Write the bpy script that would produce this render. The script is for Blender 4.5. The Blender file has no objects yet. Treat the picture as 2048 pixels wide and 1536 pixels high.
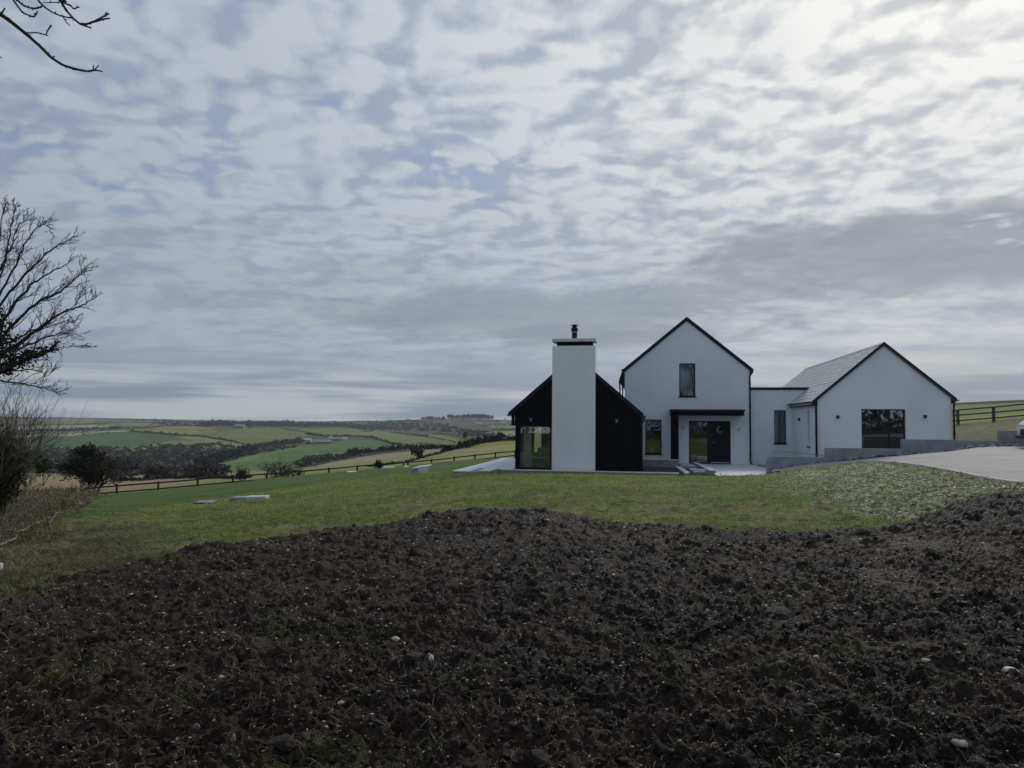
import bpy, math, random
import numpy as np
from mathutils.geometry import tessellate_polygon
from mathutils import Vector
R=math.radians
rng=np.random.default_rng(7)
random.seed(7)
sc=bpy.context.scene
C=sc.collection

# ------------------------------------------------------------------ camera
F=1480.0; PITCH=R(2.75); ROLL=R(0.45); ZC=2.15; TH=R(10.6)
def ray(px,py):
    """Direction through a point of the 2048 x 1536 photograph."""
    x=(px-1024)/F; y=-(py-768)/F
    c,s=math.cos(ROLL),math.sin(ROLL)
    xr=x*c-y*s; yr=x*s+y*c
    cp,sp=math.cos(PITCH),math.sin(PITCH)
    return np.array([xr,cp-yr*sp,sp+yr*cp])
def atD(px,py,D):
    r=ray(px,py); r=r/r[1]*D
    return np.array([r[0],r[1],r[2]+ZC])
cam=bpy.data.cameras.new('camera'); co=bpy.data.objects.new('camera',cam); C.objects.link(co)
cam.sensor_width=36; cam.lens=36*F/2048; cam.clip_start=0.05; cam.clip_end=20000
cp,sp=math.cos(PITCH),math.sin(PITCH)
fw=Vector((0,cp,sp)); up0=Vector((0,-sp,cp)); rt0=Vector((1,0,0))
rt=rt0*math.cos(ROLL)+up0*math.sin(ROLL); up=up0*math.cos(ROLL)-rt0*math.sin(ROLL)
from mathutils import Matrix
M=Matrix((( rt.x,up.x,-fw.x,0),(rt.y,up.y,-fw.y,0),(rt.z,up.z,-fw.z,ZC),(0,0,0,1)))
co.matrix_world=M
sc.camera=co

# ------------------------------------------------------------------ exposure
sc.view_settings.view_transform='Standard'; sc.view_settings.look='None'
sc.view_settings.exposure=0.15; sc.view_settings.gamma=1.0
sc.view_settings.use_curve_mapping=False

# ------------------------------------------------------------------ sun
SUN_AZ=R(34); SUN_EL=R(32)       # azimuth measured from +Y towards +X
sd=Vector((math.sin(SUN_AZ)*math.cos(SUN_EL),math.cos(SUN_AZ)*math.cos(SUN_EL),math.sin(SUN_EL)))
sl=bpy.data.lights.new('sun','SUN'); sl.energy=1.7; sl.angle=R(12); sl.color=(1,.95,.87)
so=bpy.data.objects.new('sun',sl); C.objects.link(so)
so.rotation_euler=sd.to_track_quat('Z','Y').to_euler()

# ------------------------------------------------------------------ node helper
class NT:
    def __init__(s,tree): s.t=tree; s.n=tree.nodes; s.l=tree.links
    def new(s,ty,**k):
        n=s.n.new(ty)
        for a,b in k.items(): setattr(n,a,b)
        return n
    def put(s,sock,val):
        if isinstance(val,bpy.types.NodeSocket): s.l.new(val,sock)
        else: sock.default_value=val
    def math(s,op,a,b=0.0,c=0.0,clamp=False):
        n=s.new('ShaderNodeMath',operation=op,use_clamp=clamp)
        s.put(n.inputs[0],a); s.put(n.inputs[1],b); s.put(n.inputs[2],c); return n.outputs[0]
    def vmath(s,op,a,b=(0,0,0)):
        n=s.new('ShaderNodeVectorMath',operation=op)
        s.put(n.inputs[0],a); s.put(n.inputs[1],b)
        return n.outputs['Value'] if op in('DOT_PRODUCT','LENGTH') else n.outputs[0]
    def mix(s,f,a,b,bt='MIX'):
        n=s.new('ShaderNodeMix',data_type='RGBA',blend_type=bt)
        s.put(n.inputs[0],f)
        for i,v in ((6,a),(7,b)):
            if not isinstance(v,bpy.types.NodeSocket) and len(v)==3: v=(*v,1)
            s.put(n.inputs[i],v)
        return n.outputs[2]
    flat=False
    def noise(s,vec,scale,detail=4,rough=.55,dist=0.0,lac=2.0):
        n=s.new('ShaderNodeTexNoise'); n.noise_dimensions='2D' if s.flat else '3D'; s.put(n.inputs['Vector'],vec)
        n.inputs['Scale'].default_value=scale; n.inputs['Detail'].default_value=detail
        n.inputs['Roughness'].default_value=rough; n.inputs['Distortion'].default_value=dist
        n.inputs['Lacunarity'].default_value=lac
        return n.outputs[0]
    def ramp(s,f,stops):
        n=s.new('ShaderNodeValToRGB'); s.put(n.inputs[0],f); e=n.color_ramp.elements
        while len(e)<len(stops): e.new(.5)
        for el,(p,c) in zip(e,stops):
            el.position=p; el.color=(*c,1) if hasattr(c,'__len__') else (c,c,c,1)
        return n.outputs[0]
    def maprange(s,v,a,b,c=0.,d=1.,smooth=True):
        n=s.new('ShaderNodeMapRange',interpolation_type='SMOOTHSTEP' if smooth else 'LINEAR')
        s.put(n.inputs[0],v)
        for i,x in enumerate((a,b,c,d)): n.inputs[i+1].default_value=x
        return n.outputs[0]
    def mapping(s,vec,scale=(1,1,1),rot=(0,0,0),loc=(0,0,0)):
        n=s.new('ShaderNodeMapping'); s.put(n.inputs[0],vec)
        n.inputs['Scale'].default_value=scale; n.inputs['Rotation'].default_value=rot; n.inputs['Location'].default_value=loc
        return n.outputs[0]

# ------------------------------------------------------------------ world: Nishita sky seen through gaps in a rippled cloud sheet
w=bpy.data.worlds.new('World'); sc.world=w; w.use_nodes=True
w.node_tree.nodes.clear(); T=NT(w.node_tree); T.flat=True
sky=T.new('ShaderNodeTexSky',sky_type='NISHITA'); sky.sun_disc=False
sky.sun_elevation=SUN_EL; sky.sun_rotation=SUN_AZ; sky.air_density=1.1; sky.dust_density=1.5; sky.ozone_density=1.5
tc=T.new('ShaderNodeTexCoord').outputs['Generated']
sep=T.new('ShaderNodeSeparateXYZ'); T.put(sep.inputs[0],tc)
dz=T.math('MAXIMUM',sep.outputs[2],0.0)
den=T.math('ADD',dz,0.15)
comb=T.new('ShaderNodeCombineXYZ')
T.put(comb.inputs[0],T.math('DIVIDE',sep.outputs[0],den)); T.put(comb.inputs[1],T.math('DIVIDE',sep.outputs[1],den))
P=comb.outputs[0]
sdot=T.vmath('DOT_PRODUCT',tc,tuple(sd))
glow=T.math('POWER',T.math('MAXIMUM',sdot,0.0),5.0)
# structure: rolled puffs, shaded from the sun's side
def dens(Q):
    wn=T.new('ShaderNodeTexNoise'); wn.noise_dimensions='2D'; T.put(wn.inputs['Vector'],Q); wn.inputs['Scale'].default_value=3.2; wn.inputs['Detail'].default_value=4
    W=T.vmath('ADD',Q,T.vmath('MULTIPLY',T.vmath('SUBTRACT',wn.outputs['Color'],(.5,.5,.5)),(.30,.30,.30)))
    def puff(scale,rot,sc,sm):
        v=T.new('ShaderNodeTexVoronoi',feature='SMOOTH_F1'); v.voronoi_dimensions='2D'; T.put(v.inputs['Vector'],T.mapping(W,sc,(0,0,R(rot)))); v.inputs['Scale'].default_value=scale; v.inputs['Smoothness'].default_value=sm; return v.outputs['Distance']
    p1=puff(6.2,28,(1.0,1.25,1),.7); p2=puff(13.5,20,(1,1.15,1),.6)
    n1=T.noise(T.mapping(Q,(1.0,1.25,1),(0,0,R(24))),3.0,6,.56,.35); n2=T.noise(T.mapping(Q,(1.3,.9,1),(0,0,R(-38)),(3,1,0)),9.,5,.6,.4)
    d=T.math('MULTIPLY',p1,-.30); d=T.math('ADD',d,T.math('MULTIPLY',p2,-.20)); d=T.math('ADD',d,T.math('MULTIPLY',n1,.46)); d=T.math('ADD',d,T.math('MULTIPLY',n2,.26)); return T.math('ADD',d,.345)
s2=(math.sin(SUN_AZ)*.055,math.cos(SUN_AZ)*.055,0)
st=dens(P); st2=dens(T.vmath('ADD',P,s2))
relief=T.math('MULTIPLY',T.math('MULTIPLY',T.math('SUBTRACT',st,st2),2.3),T.maprange(dz,.06,.34,.30,1.0))
broad=T.noise(T.mapping(P,(.6,1.0,1),(0,0,R(8)),(1.7,5.2,0)),.95,4,.5,.3)
light=T.math('ADD',T.maprange(st,.315,.625,0,1,False),relief,clamp=True)
soft=T.maprange(dz,.05,.30,.50,1.0)
light=T.math('ADD',T.math('MULTIPLY',T.math('SUBTRACT',light,.48),soft),T.math('ADD',.48,T.math('MULTIPLY',T.math('SUBTRACT',T.noise(T.mapping(P,(.8,1.5,1),(0,0,R(10)),(4,2,0)),2.3,4,.5,.3),.5),T.maprange(dz,.04,.30,2.6,.6))),clamp=True)
bankn=T.math('SUBTRACT',T.noise(P,2.2,4,.55,.3),.5)
def bank(az,el,wa,we,k):
    d0=(math.sin(R(az))*math.cos(R(el)),math.cos(R(az))*math.cos(R(el)),math.sin(R(el)))
    dx=T.vmath('DOT_PRODUCT',tc,(math.cos(R(az)),-math.sin(R(az)),0)); dy=T.math('SUBTRACT',sep.outputs[2],d0[2])
    q=T.math('ADD',T.math('POWER',T.math('ABSOLUTE',T.math('DIVIDE',dx,wa)),2.0),T.math('POWER',T.math('ABSOLUTE',T.math('DIVIDE',dy,we)),2.0))
    q=T.math('ADD',q,T.math('MULTIPLY',bankn,2.4)); f=T.math('MULTIPLY',T.maprange(q,1.15,.35),k)
    front=T.math('GREATER_THAN',T.vmath('DOT_PRODUCT',tc,d0),0.0); return T.math('MULTIPLY',f,front)
thick=T.math('MULTIPLY',T.maprange(broad,.47,.60),.8)
banks=T.math('MAXIMUM',T.math('MAXIMUM',bank(30,11.8,.27,.056,1.0),bank(4,8.0,.32,.046,.9)),T.math('MAXIMUM',bank(-150,16,.4,.08,.8),bank(120,12,.4,.06,.8)))
elev=T.maprange(dz,.02,.42)
hi=T.mix(glow,(.46,.50,.575),(.98,.98,.92))
lo=T.mix(glow,(.255,.325,.46),(.48,.505,.53))
cl=T.mix(light,lo,hi)
dk=T.mix(light,(.21,.245,.31),(.40,.43,.45))
dk=T.mix(glow,dk,T.mix(light,(.25,.28,.32),(.80,.82,.78)))
amt=T.math('MULTIPLY',thick,T.math('SUBTRACT',1.0,T.math('MULTIPLY',elev,.6)))
cl=T.mix(amt,cl,dk)
cl=T.mix(banks,cl,T.mix(light,(.165,.19,.23),(.25,.275,.30)))
# blue gaps where the sheet is thinnest
gapn=T.noise(T.mapping(P,(1,1,1),(0,0,.3),(9,4,0)),2.1,5,.6,.4)
gap=T.math('MULTIPLY',T.maprange(gapn,.54,.66),T.maprange(st,.50,.38))
gap=T.math('MULTIPLY',gap,T.maprange(dz,.05,.16))
bluesky=T.mix(.55,T.vmath('MULTIPLY',sky.outputs[0],(.085,.085,.085)),(.17,.245,.48))
cl=T.mix(T.math('MULTIPLY',gap,.75),cl,bluesky)
# low bands near the horizon
T.flat=False
band=T.noise(T.mapping(tc,(1.6,1.6,26)),1.7,4,.55,.3)
hz=T.mix(T.maprange(band,.42,.60),(.19,.245,.335),(.56,.60,.61))
cl=T.mix(T.maprange(dz,.115,.03),cl,hz)
cl10=T.vmath('MULTIPLY',cl,(9.6,9.6,9.6))
mixs=T.mix(.93,sky.outputs[0],cl10)
bg=T.new('ShaderNodeBackground'); T.put(bg.inputs[0],mixs); bg.inputs[1].default_value=.10
ow=T.new('ShaderNodeOutputWorld'); T.l.new(bg.outputs[0],ow.inputs[0])

# ------------------------------------------------------------------ object helpers
def lab(o,label=None,cat=None,group=None,kind=None):
    if label: o['label']=label
    if cat: o['category']=cat
    if group: o['group']=group
    if kind: o['kind']=kind
    return o
def link(name,me,parent=None,m=None):
    o=bpy.data.objects.new(name,me); C.objects.link(o)
    if m is not None:
        me.materials.clear()
        for x in (m if isinstance(m,(list,tuple)) else [m]): me.materials.append(x)
    if parent: o.parent=parent
    return o
def empty(name,loc,rz=0.0):
    o=bpy.data.objects.new(name,None); C.objects.link(o); o.location=loc; o.rotation_euler=(0,0,rz); o.empty_display_size=.3
    return o
class Buf:
    """Collects vertices and faces (tris / quads / polygons)."""
    def __init__(s): s.v=[]; s.f=[]; s.n=0; s.q=[]; s.mi=[]
    def add(s,v,f,mi=0):
        v=np.asarray(v,float).reshape(-1,3); 
        for a in f: s.f.append([i+s.n for i in a]); s.mi.append(mi)
        s.v.append(v); s.n+=len(v)
    def addq(s,v,f):
        v=np.asarray(v,float).reshape(-1,3); s.q.append(np.asarray(f,np.int64)+s.n); s.v.append(v); s.n+=len(v)
    def mesh(s,name,smooth=False,off=None):
        v=np.concatenate(s.v) if s.v else np.zeros((0,3))
        if off is not None: v=v-np.asarray(off)
        me=bpy.data.meshes.new(name)
        if s.q or len(s.f)>3000:
            tots=[];idx=[]
            for q in s.q: tots.append(np.full(len(q),q.shape[1])); idx.append(q.ravel())
            if s.f:
                tots.append(np.array([len(a) for a in s.f])); idx.append(np.array([i for a in s.f for i in a]))
            tots=np.concatenate(tots); idx=np.concatenate(idx)
            me.vertices.add(len(v)); me.vertices.foreach_set('co',v.astype(np.float32).ravel())
            me.loops.add(len(idx)); me.loops.foreach_set('vertex_index',idx.astype(np.int32))
            me.polygons.add(len(tots)); st=np.concatenate([[0],np.cumsum(tots)[:-1]])
            me.polygons.foreach_set('loop_start',st.astype(np.int32)); me.polygons.foreach_set('loop_total',tots.astype(np.int32))
            if smooth: me.polygons.foreach_set('use_smooth',np.ones(len(tots),bool))
            me.update(calc_edges=True)
        else:
            me.from_pydata(v.tolist(),[],s.f)
            if smooth:
                for p in me.polygons: p.use_smooth=True
            me.update()
            if any(s.mi):
                me.polygons.foreach_set('material_index',np.array(s.mi,np.int32))
        return me
    # primitives
    def box(s,a,b,mi=0):
        x0,y0,z0=a;x1,y1,z1=b
        v=[(x0,y0,z0),(x1,y0,z0),(x1,y1,z0),(x0,y1,z0),(x0,y0,z1),(x1,y0,z1),(x1,y1,z1),(x0,y1,z1)]
        s.add(v,[(0,3,2,1),(4,5,6,7),(0,1,5,4),(1,2,6,5),(2,3,7,6),(3,0,4,7)],mi); return s
    def bbox(s,a,b,e=.006,mi=0):
        """box with chamfered vertical and top edges"""
        x0,y0,z0=a;x1,y1,z1=b
        e=min(e,abs(x1-x0)/3,abs(y1-y0)/3,abs(z1-z0)/3)
        def ring(i,z): return [(x0+i,y0,z),(x1-i,y0,z),(x1,y0+i,z),(x1,y1-i,z),(x1-i,y1,z),(x0+i,y1,z),(x0,y1-i,z),(x0,y0+i,z)]
        def ring2(i,z): return [(x0+i+e,y0+e,z),(x1-i-e,y0+e,z),(x1-e,y0+i+e,z),(x1-e,y1-i-e,z),(x1-i-e,y1-e,z),(x0+i+e,y1-e,z),(x0+e,y1-i-e,z),(x0+e,y0+i+e,z)]
        v=ring2(0,z0)+ring(e,z0+e)+ring(e,z1-e)+ring2(0,z1)
        f=[tuple(range(7,-1,-1)),tuple(range(24,32))]
        for k in range(3):
            for j in range(8): f.append((k*8+j,k*8+(j+1)%8,k*8+8+(j+1)%8,k*8+8+j))
        s.add(v,f,mi); return s
    def prism(s,loop,p0,p1,mi=0):
        """loop of 3D points extruded by p0..p1 offset vectors"""
        L=np.asarray(loop,float); n=len(L)
        v=np.concatenate([L+np.asarray(p0),L+np.asarray(p1)])
        f=[tuple(range(n-1,-1,-1)),tuple(range(n,2*n))]+[(j,(j+1)%n,n+(j+1)%n,n+j) for j in range(n)]
        s.add(v,f,mi); return s
    def tube(s,pts,rad,sides=6,cap=True):
        p=np.asarray(pts,float); n=len(p)
        r=np.broadcast_to(np.asarray(rad,float),(n,))
        t=np.gradient(p,axis=0); t/=np.linalg.norm(t,axis=1,keepdims=True)+1e-9
        ref=np.array([0,0,1.]) if abs(t[:,2]).mean()<.8 else np.array([1.,0,0])
        a=np.cross(t,ref); a/=np.linalg.norm(a,axis=1,keepdims=True)+1e-9
        b=np.cross(t,a)
        an=np.arange(sides)*2*math.pi/sides
        ring=p[:,None,:]+r[:,None,None]*(a[:,None,:]*np.cos(an)[None,:,None]+b[:,None,:]*np.sin(an)[None,:,None])
        i=np.arange(n-1)[:,None]*sides; j=np.arange(sides)[None,:]; j2=(j+1)%sides
        q=np.stack([i+j,i+j2,i+sides+j2,i+sides+j],-1).reshape(-1,4)
        base=s.n
        s.addq(ring.reshape(-1,3),q)
        if cap:
            s.f.append([base+k for k in range(sides-1,-1,-1)]); s.mi.append(0)
            s.f.append([base+(n-1)*sides+k for k in range(sides)]); s.mi.append(0)
        return s
    def lathe(s,prof,c=(0,0,0),sides=20):
        pr=np.asarray(prof,float); an=np.arange(sides)*2*math.pi/sides
        v=np.stack([pr[:,0][:,None]*np.cos(an),pr[:,0][:,None]*np.sin(an),np.repeat(pr[:,1][:,None],sides,1)],-1)+np.asarray(c)
        f=[]
        for k in range(len(pr)-1):
            for j in range(sides): f.append((k*sides+j,k*sides+(j+1)%sides,(k+1)*sides+(j+1)%sides,(k+1)*sides+j))
        f.append(tuple(range(sides-1,-1,-1))); f.append(tuple((len(pr)-1)*sides+j for j in range(sides)))
        s.add(v,f); return s

# ------------------------------------------------------------------ numpy gradient noise
_perm=np.random.default_rng(3).permutation(512).astype(np.int64)
_perm=np.concatenate([_perm,_perm,_perm])
_ga=np.random.default_rng(5).random(1024)*2*math.pi
_gx=np.cos(_ga);_gy=np.sin(_ga)
def pn(x,y,seed=0):
    xi=np.floor(x).astype(np.int64);yi=np.floor(y).astype(np.int64)
    xf=x-xi;yf=y-yi
    def g(ix,iy,dx,dy):
        h=_perm[(_perm[(ix+seed*57)&511]+iy)&511]
        return _gx[h]*dx+_gy[h]*dy
    u=xf*xf*xf*(xf*(xf*6-15)+10); v=yf*yf*yf*(yf*(yf*6-15)+10)
    a=g(xi,yi,xf,yf);b=g(xi+1,yi,xf-1,yf);c=g(xi,yi+1,xf,yf-1);d=g(xi+1,yi+1,xf-1,yf-1)
    return ((a*(1-u)+b*u)*(1-v)+(c*(1-u)+d*u)*v)*1.5
def fbm(x,y,o=4,seed=0,g=.5):
    s=0;a=1
    for k in range(o):
        s=s+a*pn(x,y,seed+k); x=x*2.03+11.3; y=y*2.03+5.7; a*=g
    return s
def sstep(a,b,x):
    t=np.clip((x-a)/(b-a),0,1); return t*t*(3-2*t)
def billow(x,y,o=3,seed=0):
    s=0;a=1
    for k in range(o):
        s=s+a*np.abs(pn(x,y,seed+k)); x=x*2.1+3.1; y=y*2.1+8.7; a*=.5
    return s

# ------------------------------------------------------------------ terrain height from surveyed points (photo point, distance)
pts=[]
def c_(px,*pd):
    for py,D in pd: pts.append(atD(px,py,D))
c_(0,(1536,3.4),(1215,6.7),(1100,10.5),(1045,15),(1003,28),(984,60),(960,95),(948,130),(935,230),(904,600),(880,820),(866,1050),(850,1500),(836,2200))
c_(300,(1536,3.4),(1115,9.4),(1060,13.5),(1000,30),(982,45),(968,75),(956,110),(945,200),(930,330),(905,520),(890,700),(866,1000),(850,1500),(840,2100))
c_(165,(1180,7.6),(1060,13.5),(1000,36),(955,120))
c_(600,(1536,3.45),(1066,11),(1000,21),(970,31),(951,52),(944,95),(935,160),(925,300),(912,450),(900,600),(889,750),(870,1000),(858,1400),(846,2000))
c_(800,(1536,3.45),(1300,4.9),(1042,12.2),(1000,18),(953,30),(936,50),(926,85),(912,200),(900,330),(890,600),(875,900),(862,1300),(850,1700),(842,2200))
c_(950,(1021,13),(970,20.5),(945,29.3),(919,60),(905,95),(890,170),(884,240),(875,500),(860,1100),(850,1500),(840,2000))
c_(1040,(1300,4.9),(1020,13.2),(970,20),(943,30.5))
c_(1024,(916,64),(905,85),(882,180),(875,300),(862,900),(842,2000))
c_(1024,(1536,3.45))
c_(1180,(943.5,30.8),(1000,16))
c_(1300,(1050,11.7),(1000,16),(960,24),(946,30.5),(1300,4.95))
c_(1450,(945.5,29.8))
c_(1500,(1060,11.6),(1536,3.4))
c_(1545,(944,28.4))
c_(1600,(1000,15),(960,21),(937,26.8),(931,29.3),(1300,4.9))
c_(1700,(1060,11.3),(926.5,25.4),(921,28.9))
c_(1760,(924,24),(915,28.6))
c_(1800,(1000,14.5),(950,19))
c_(1850,(1030,12),(932,21.2),(908,28.2))
c_(1900,(980,14.7),(942,18.6),(903.5,28))
c_(1920,(1005,12.6))
c_(1970,(955,16.6))
c_(2048,(1536,3.35),(1300,4.8),(980,13.3),(967,15),(893,27.4))
c_(1950,(884,31))
c_(1916,(849,50)); c_(1987,(844,48)); c_(2048,(838,47))
c_(1950,(828,90),(812,140)); c_(1910,(806.5,170)); c_(2048,(800,170))
def wpt(X,Y,Z): pts.append(np.array([X,Y,Z]))
for X,Y,Z in ((2,36,-.2),(6,36,-.2),(10,37,-.2),(10,46,-.2),(16,40,.35),(14,33,.5),(17.5,31,.55),(18,38,.7),(14,60,-.2),(26,60,2.2),(8,90,-1.5),(30,150,2),(20,150,-1),
              (0,.8,.55),(-3,1.2,.5),(3,1.2,.6),(20,12,1.5),(24,18,1.8),(34,26,2.4),(45,45,3.2),(120,120,7.5),(-14,8,-.1),(-30,16,-2.5),(-60,38,-6.5),
              (60,400,-8),(160,400,0),(300,800,-6),(100,800,-20),(300,2000,-3),(1200,2000,0),(-100,5000,-30),(-2500,5000,-30),(2500,5000,-30),(-700,500,-28),(-1800,1500,-14),(-2600,2400,-8),(900,900,2)): wpt(X,Y,Z)
pts=np.array(pts)
KL=.45
A_=np.stack([pts[:,0]/pts[:,1],np.log(pts[:,1])*KL],1); S_=(pts[:,2]-ZC)/pts[:,1]
def _phi(d2): return .5*d2*np.log(d2+1e-12)
n=len(A_); d2=((A_[:,None]-A_[None])**2).sum(-1)
K=np.zeros((n+3,n+3)); K[:n,:n]=_phi(d2)+np.eye(n)*2e-4; K[:n,n]=1;K[n,:n]=1;K[:n,n+1:]=A_;K[n+1:,:n]=A_.T
W_=np.linalg.solve(K,np.concatenate([S_,[0,0,0]]))
def slope(tx,ly):
    tx=np.asarray(tx,float);ly=np.asarray(ly,float)*KL; out=np.zeros(tx.shape)+W_[n]+W_[n+1]*tx+W_[n+2]*ly
    for k in range(n): out+=W_[k]*_phi((tx-A_[k,0])**2+(ly-A_[k,1])**2)
    return out
# evaluated once on a fine lattice, then looked up bilinearly (keeps the script fast)
GX=np.linspace(-3.2,3.2,520); GL=np.linspace(math.log(.7),math.log(6500),620)
_gxx,_gll=np.meshgrid(GX,GL); GS=slope(_gxx,_gll)
def slope_f(tx,ly):
    a=np.clip((np.asarray(tx)-GX[0])/(GX[1]-GX[0]),0,len(GX)-1.001); b=np.clip((np.asarray(ly)-GL[0])/(GL[1]-GL[0]),0,len(GL)-1.001)
    i=a.astype(int);j=b.astype(int);fa=a-i;fb=b-j
    return (GS[j,i]*(1-fa)+GS[j,i+1]*fa)*(1-fb)+(GS[j+1,i]*(1-fa)+GS[j+1,i+1]*fa)*fb
def base(X,Y):
    X=np.asarray(X,float);Y=np.asarray(Y,float); Yc=np.maximum(Y,.8)
    z=ZC+slope_f(X/Yc,np.log(Yc))*Yc
    return z
_ls=np.linspace(math.log(2.5),math.log(4800),900)
def hit(px,py,Dmin=0):
    """where the line of sight meets the ground"""
    r=ray(px,py); tx=r[0]/r[1]; s=r[2]/r[1]
    g=slope_f(np.full(900,tx),_ls)
    ok=(g>=s)&(_ls>math.log(Dmin+1e-6))
    if not ok.any():
        k=np.argmax(np.where(_ls>math.log(Dmin+1e-6),g,-9))
    else: k=int(np.argmax(ok))
    D=math.exp(_ls[k]); X=tx*D
    return np.array([X,D,float(base(X,D))])
Uv=np.array([math.cos(TH),-math.sin(TH)]);Vv=np.array([math.sin(TH),math.cos(TH)])
def UV(X,Y): return X*Uv[0]+Y*Uv[1], X*Vv[0]+Y*Vv[1]
def XY(u,v): return u*Uv[0]+v*Vv[0], u*Uv[1]+v*Vv[1]

# ------------------------------------------------------------------ materials
MATS={}
def mat(name,col,rough=.7,col2=None,nscale=4.,bump=0.,bscale=40.,spec=.5,metal=0.,attr=False,island=0.,detail=5,stretch=(1,1,1),coat=0.,mixlo=.4,mixhi=.62,vary=0.,bdist=.01,translucent=0.):
    if name in MATS: return MATS[name]
    m=bpy.data.materials.new(name); m.use_nodes=True; m.node_tree.nodes.clear(); t=NT(m.node_tree)
    b=t.new('ShaderNodeBsdfPrincipled'); o=t.new('ShaderNodeOutputMaterial'); t.l.new(b.outputs[0],o.inputs[0])
    g=t.new('ShaderNodeTexCoord').outputs['Object']
    g=t.mapping(g,stretch)
    if attr:
        a=t.new('ShaderNodeAttribute',attribute_name='col'); c=a.outputs[0]
        nn=t.noise(g,nscale,detail,.6); c=t.mix(1.0,c,t.ramp(nn,[(.3,(1-vary,)*3),(.7,(1+vary,)*3)]),'MULTIPLY')
    else:
        c=(*col,1)
        if col2 is not None:
            nn=t.noise(g,nscale,detail,.6); c=t.mix(t.maprange(nn,mixlo,mixhi),col,col2)
    if island>0:
        ri=t.new('ShaderNodeNewGeometry').outputs['Random Per Island']
        c=t.mix(1.0,c,t.ramp(ri,[(0,(1-island,)*3),(1,(1+island,)*3)]),'MULTIPLY')
    t.put(b.inputs['Base Color'],c)
    b.inputs['Roughness'].default_value=rough; b.inputs['Specular IOR Level'].default_value=spec; b.inputs['Metallic'].default_value=metal
    if coat: b.inputs['Coat Weight'].default_value=coat; b.inputs['Coat Roughness'].default_value=.1
    if bump>0:
        bn=t.new('ShaderNodeBump'); bn.inputs['Strength'].default_value=bump; bn.inputs['Distance'].default_value=bdist
        t.put(bn.inputs['Height'],t.noise(g,bscale,6,.62)); t.put(b.inputs['Normal'],bn.outputs[0])
    if translucent>0:
        tr=t.new('ShaderNodeBsdfTranslucent'); t.put(tr.inputs[0],c); ms=t.new('ShaderNodeMixShader'); ms.inputs[0].default_value=translucent
        t.l.new(b.outputs[0],ms.inputs[1]); t.l.new(tr.outputs[0],ms.inputs[2]); t.l.new(ms.outputs[0],o.inputs[0])
    MATS[name]=m; return m
def glass(name='window_glass',tint=(.88,.90,.91)):
    if name in MATS: return MATS[name]
    m=bpy.data.materials.new(name); m.use_nodes=True; m.node_tree.nodes.clear(); t=NT(m.node_tree)
    o=t.new('ShaderNodeOutputMaterial'); tr=t.new('ShaderNodeBsdfTransparent'); gl=t.new('ShaderNodeBsdfGlossy'); ms=t.new('ShaderNodeMixShader')
    tr.inputs[0].default_value=(*tint,1); gl.inputs['Roughness'].default_value=.015; gl.inputs[0].default_value=(.95,.97,1,1)
    bn=t.new('ShaderNodeBump'); bn.inputs['Strength'].default_value=.03; bn.inputs['Distance'].default_value=.02
    t.put(bn.inputs['Height'],t.noise(t.new('ShaderNodeTexCoord').outputs['Object'],1.2,1,.4)); t.put(gl.inputs['Normal'],bn.outputs[0])
    fr=t.new('ShaderNodeFresnel'); fr.inputs[0].default_value=1.5
    t.put(ms.inputs[0],t.math('MULTIPLY',fr.outputs[0],2.6,clamp=True)); t.l.new(tr.outputs[0],ms.inputs[1]); t.l.new(gl.outputs[0],ms.inputs[2]); t.l.new(ms.outputs[0],o.inputs[0])
    MATS[name]=m; return m
m_render=mat('white_render',(.71,.765,.785),.85,(.63,.685,.71),.55,.35,70,.25,bdist=.006,mixlo=.38,mixhi=.72,detail=7,stretch=(1,1,.45))
m_black=mat('black_board',(.0025,.0035,.007),.75,(.004,.005,.009),3,.4,30,.10,stretch=(8,8,.6),vary=.2)
m_trim=mat('anthracite_trim',(.010,.014,.019),.5,spec=.25)
m_trim2=mat('gutter_black',(.007,.009,.012),.5,spec=.25)
m_slate=mat('slate',(.30,.30,.31),.30,(.36,.36,.365),2.5,.25,25,1.0,island=.10)
m_conc=mat('concrete',(.22,.235,.25),.85,(.30,.31,.32),1.6,.5,35,.3,bdist=.01)
m_paleconc=mat('pale_concrete',(.58,.59,.57),.8,(.48,.50,.49),2,.4,40,.3)
m_paving=mat('pale_paving',(.50,.515,.57),.6,(.56,.57,.62),1.2,.2,60,.4)
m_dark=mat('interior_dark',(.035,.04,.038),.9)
m_inner=mat('interior_wall',(.62,.64,.65),.9)
m_innerfloor=mat('interior_floor',(.30,.29,.27),.5)
m_steel=mat('brushed_steel',(.55,.55,.56),.3,metal=1.)
m_glass=glass()
m_lead=mat('door_blue',(.006,.010,.016),.6,(.007,.012,.018),6,.1,50,.2)

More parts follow.
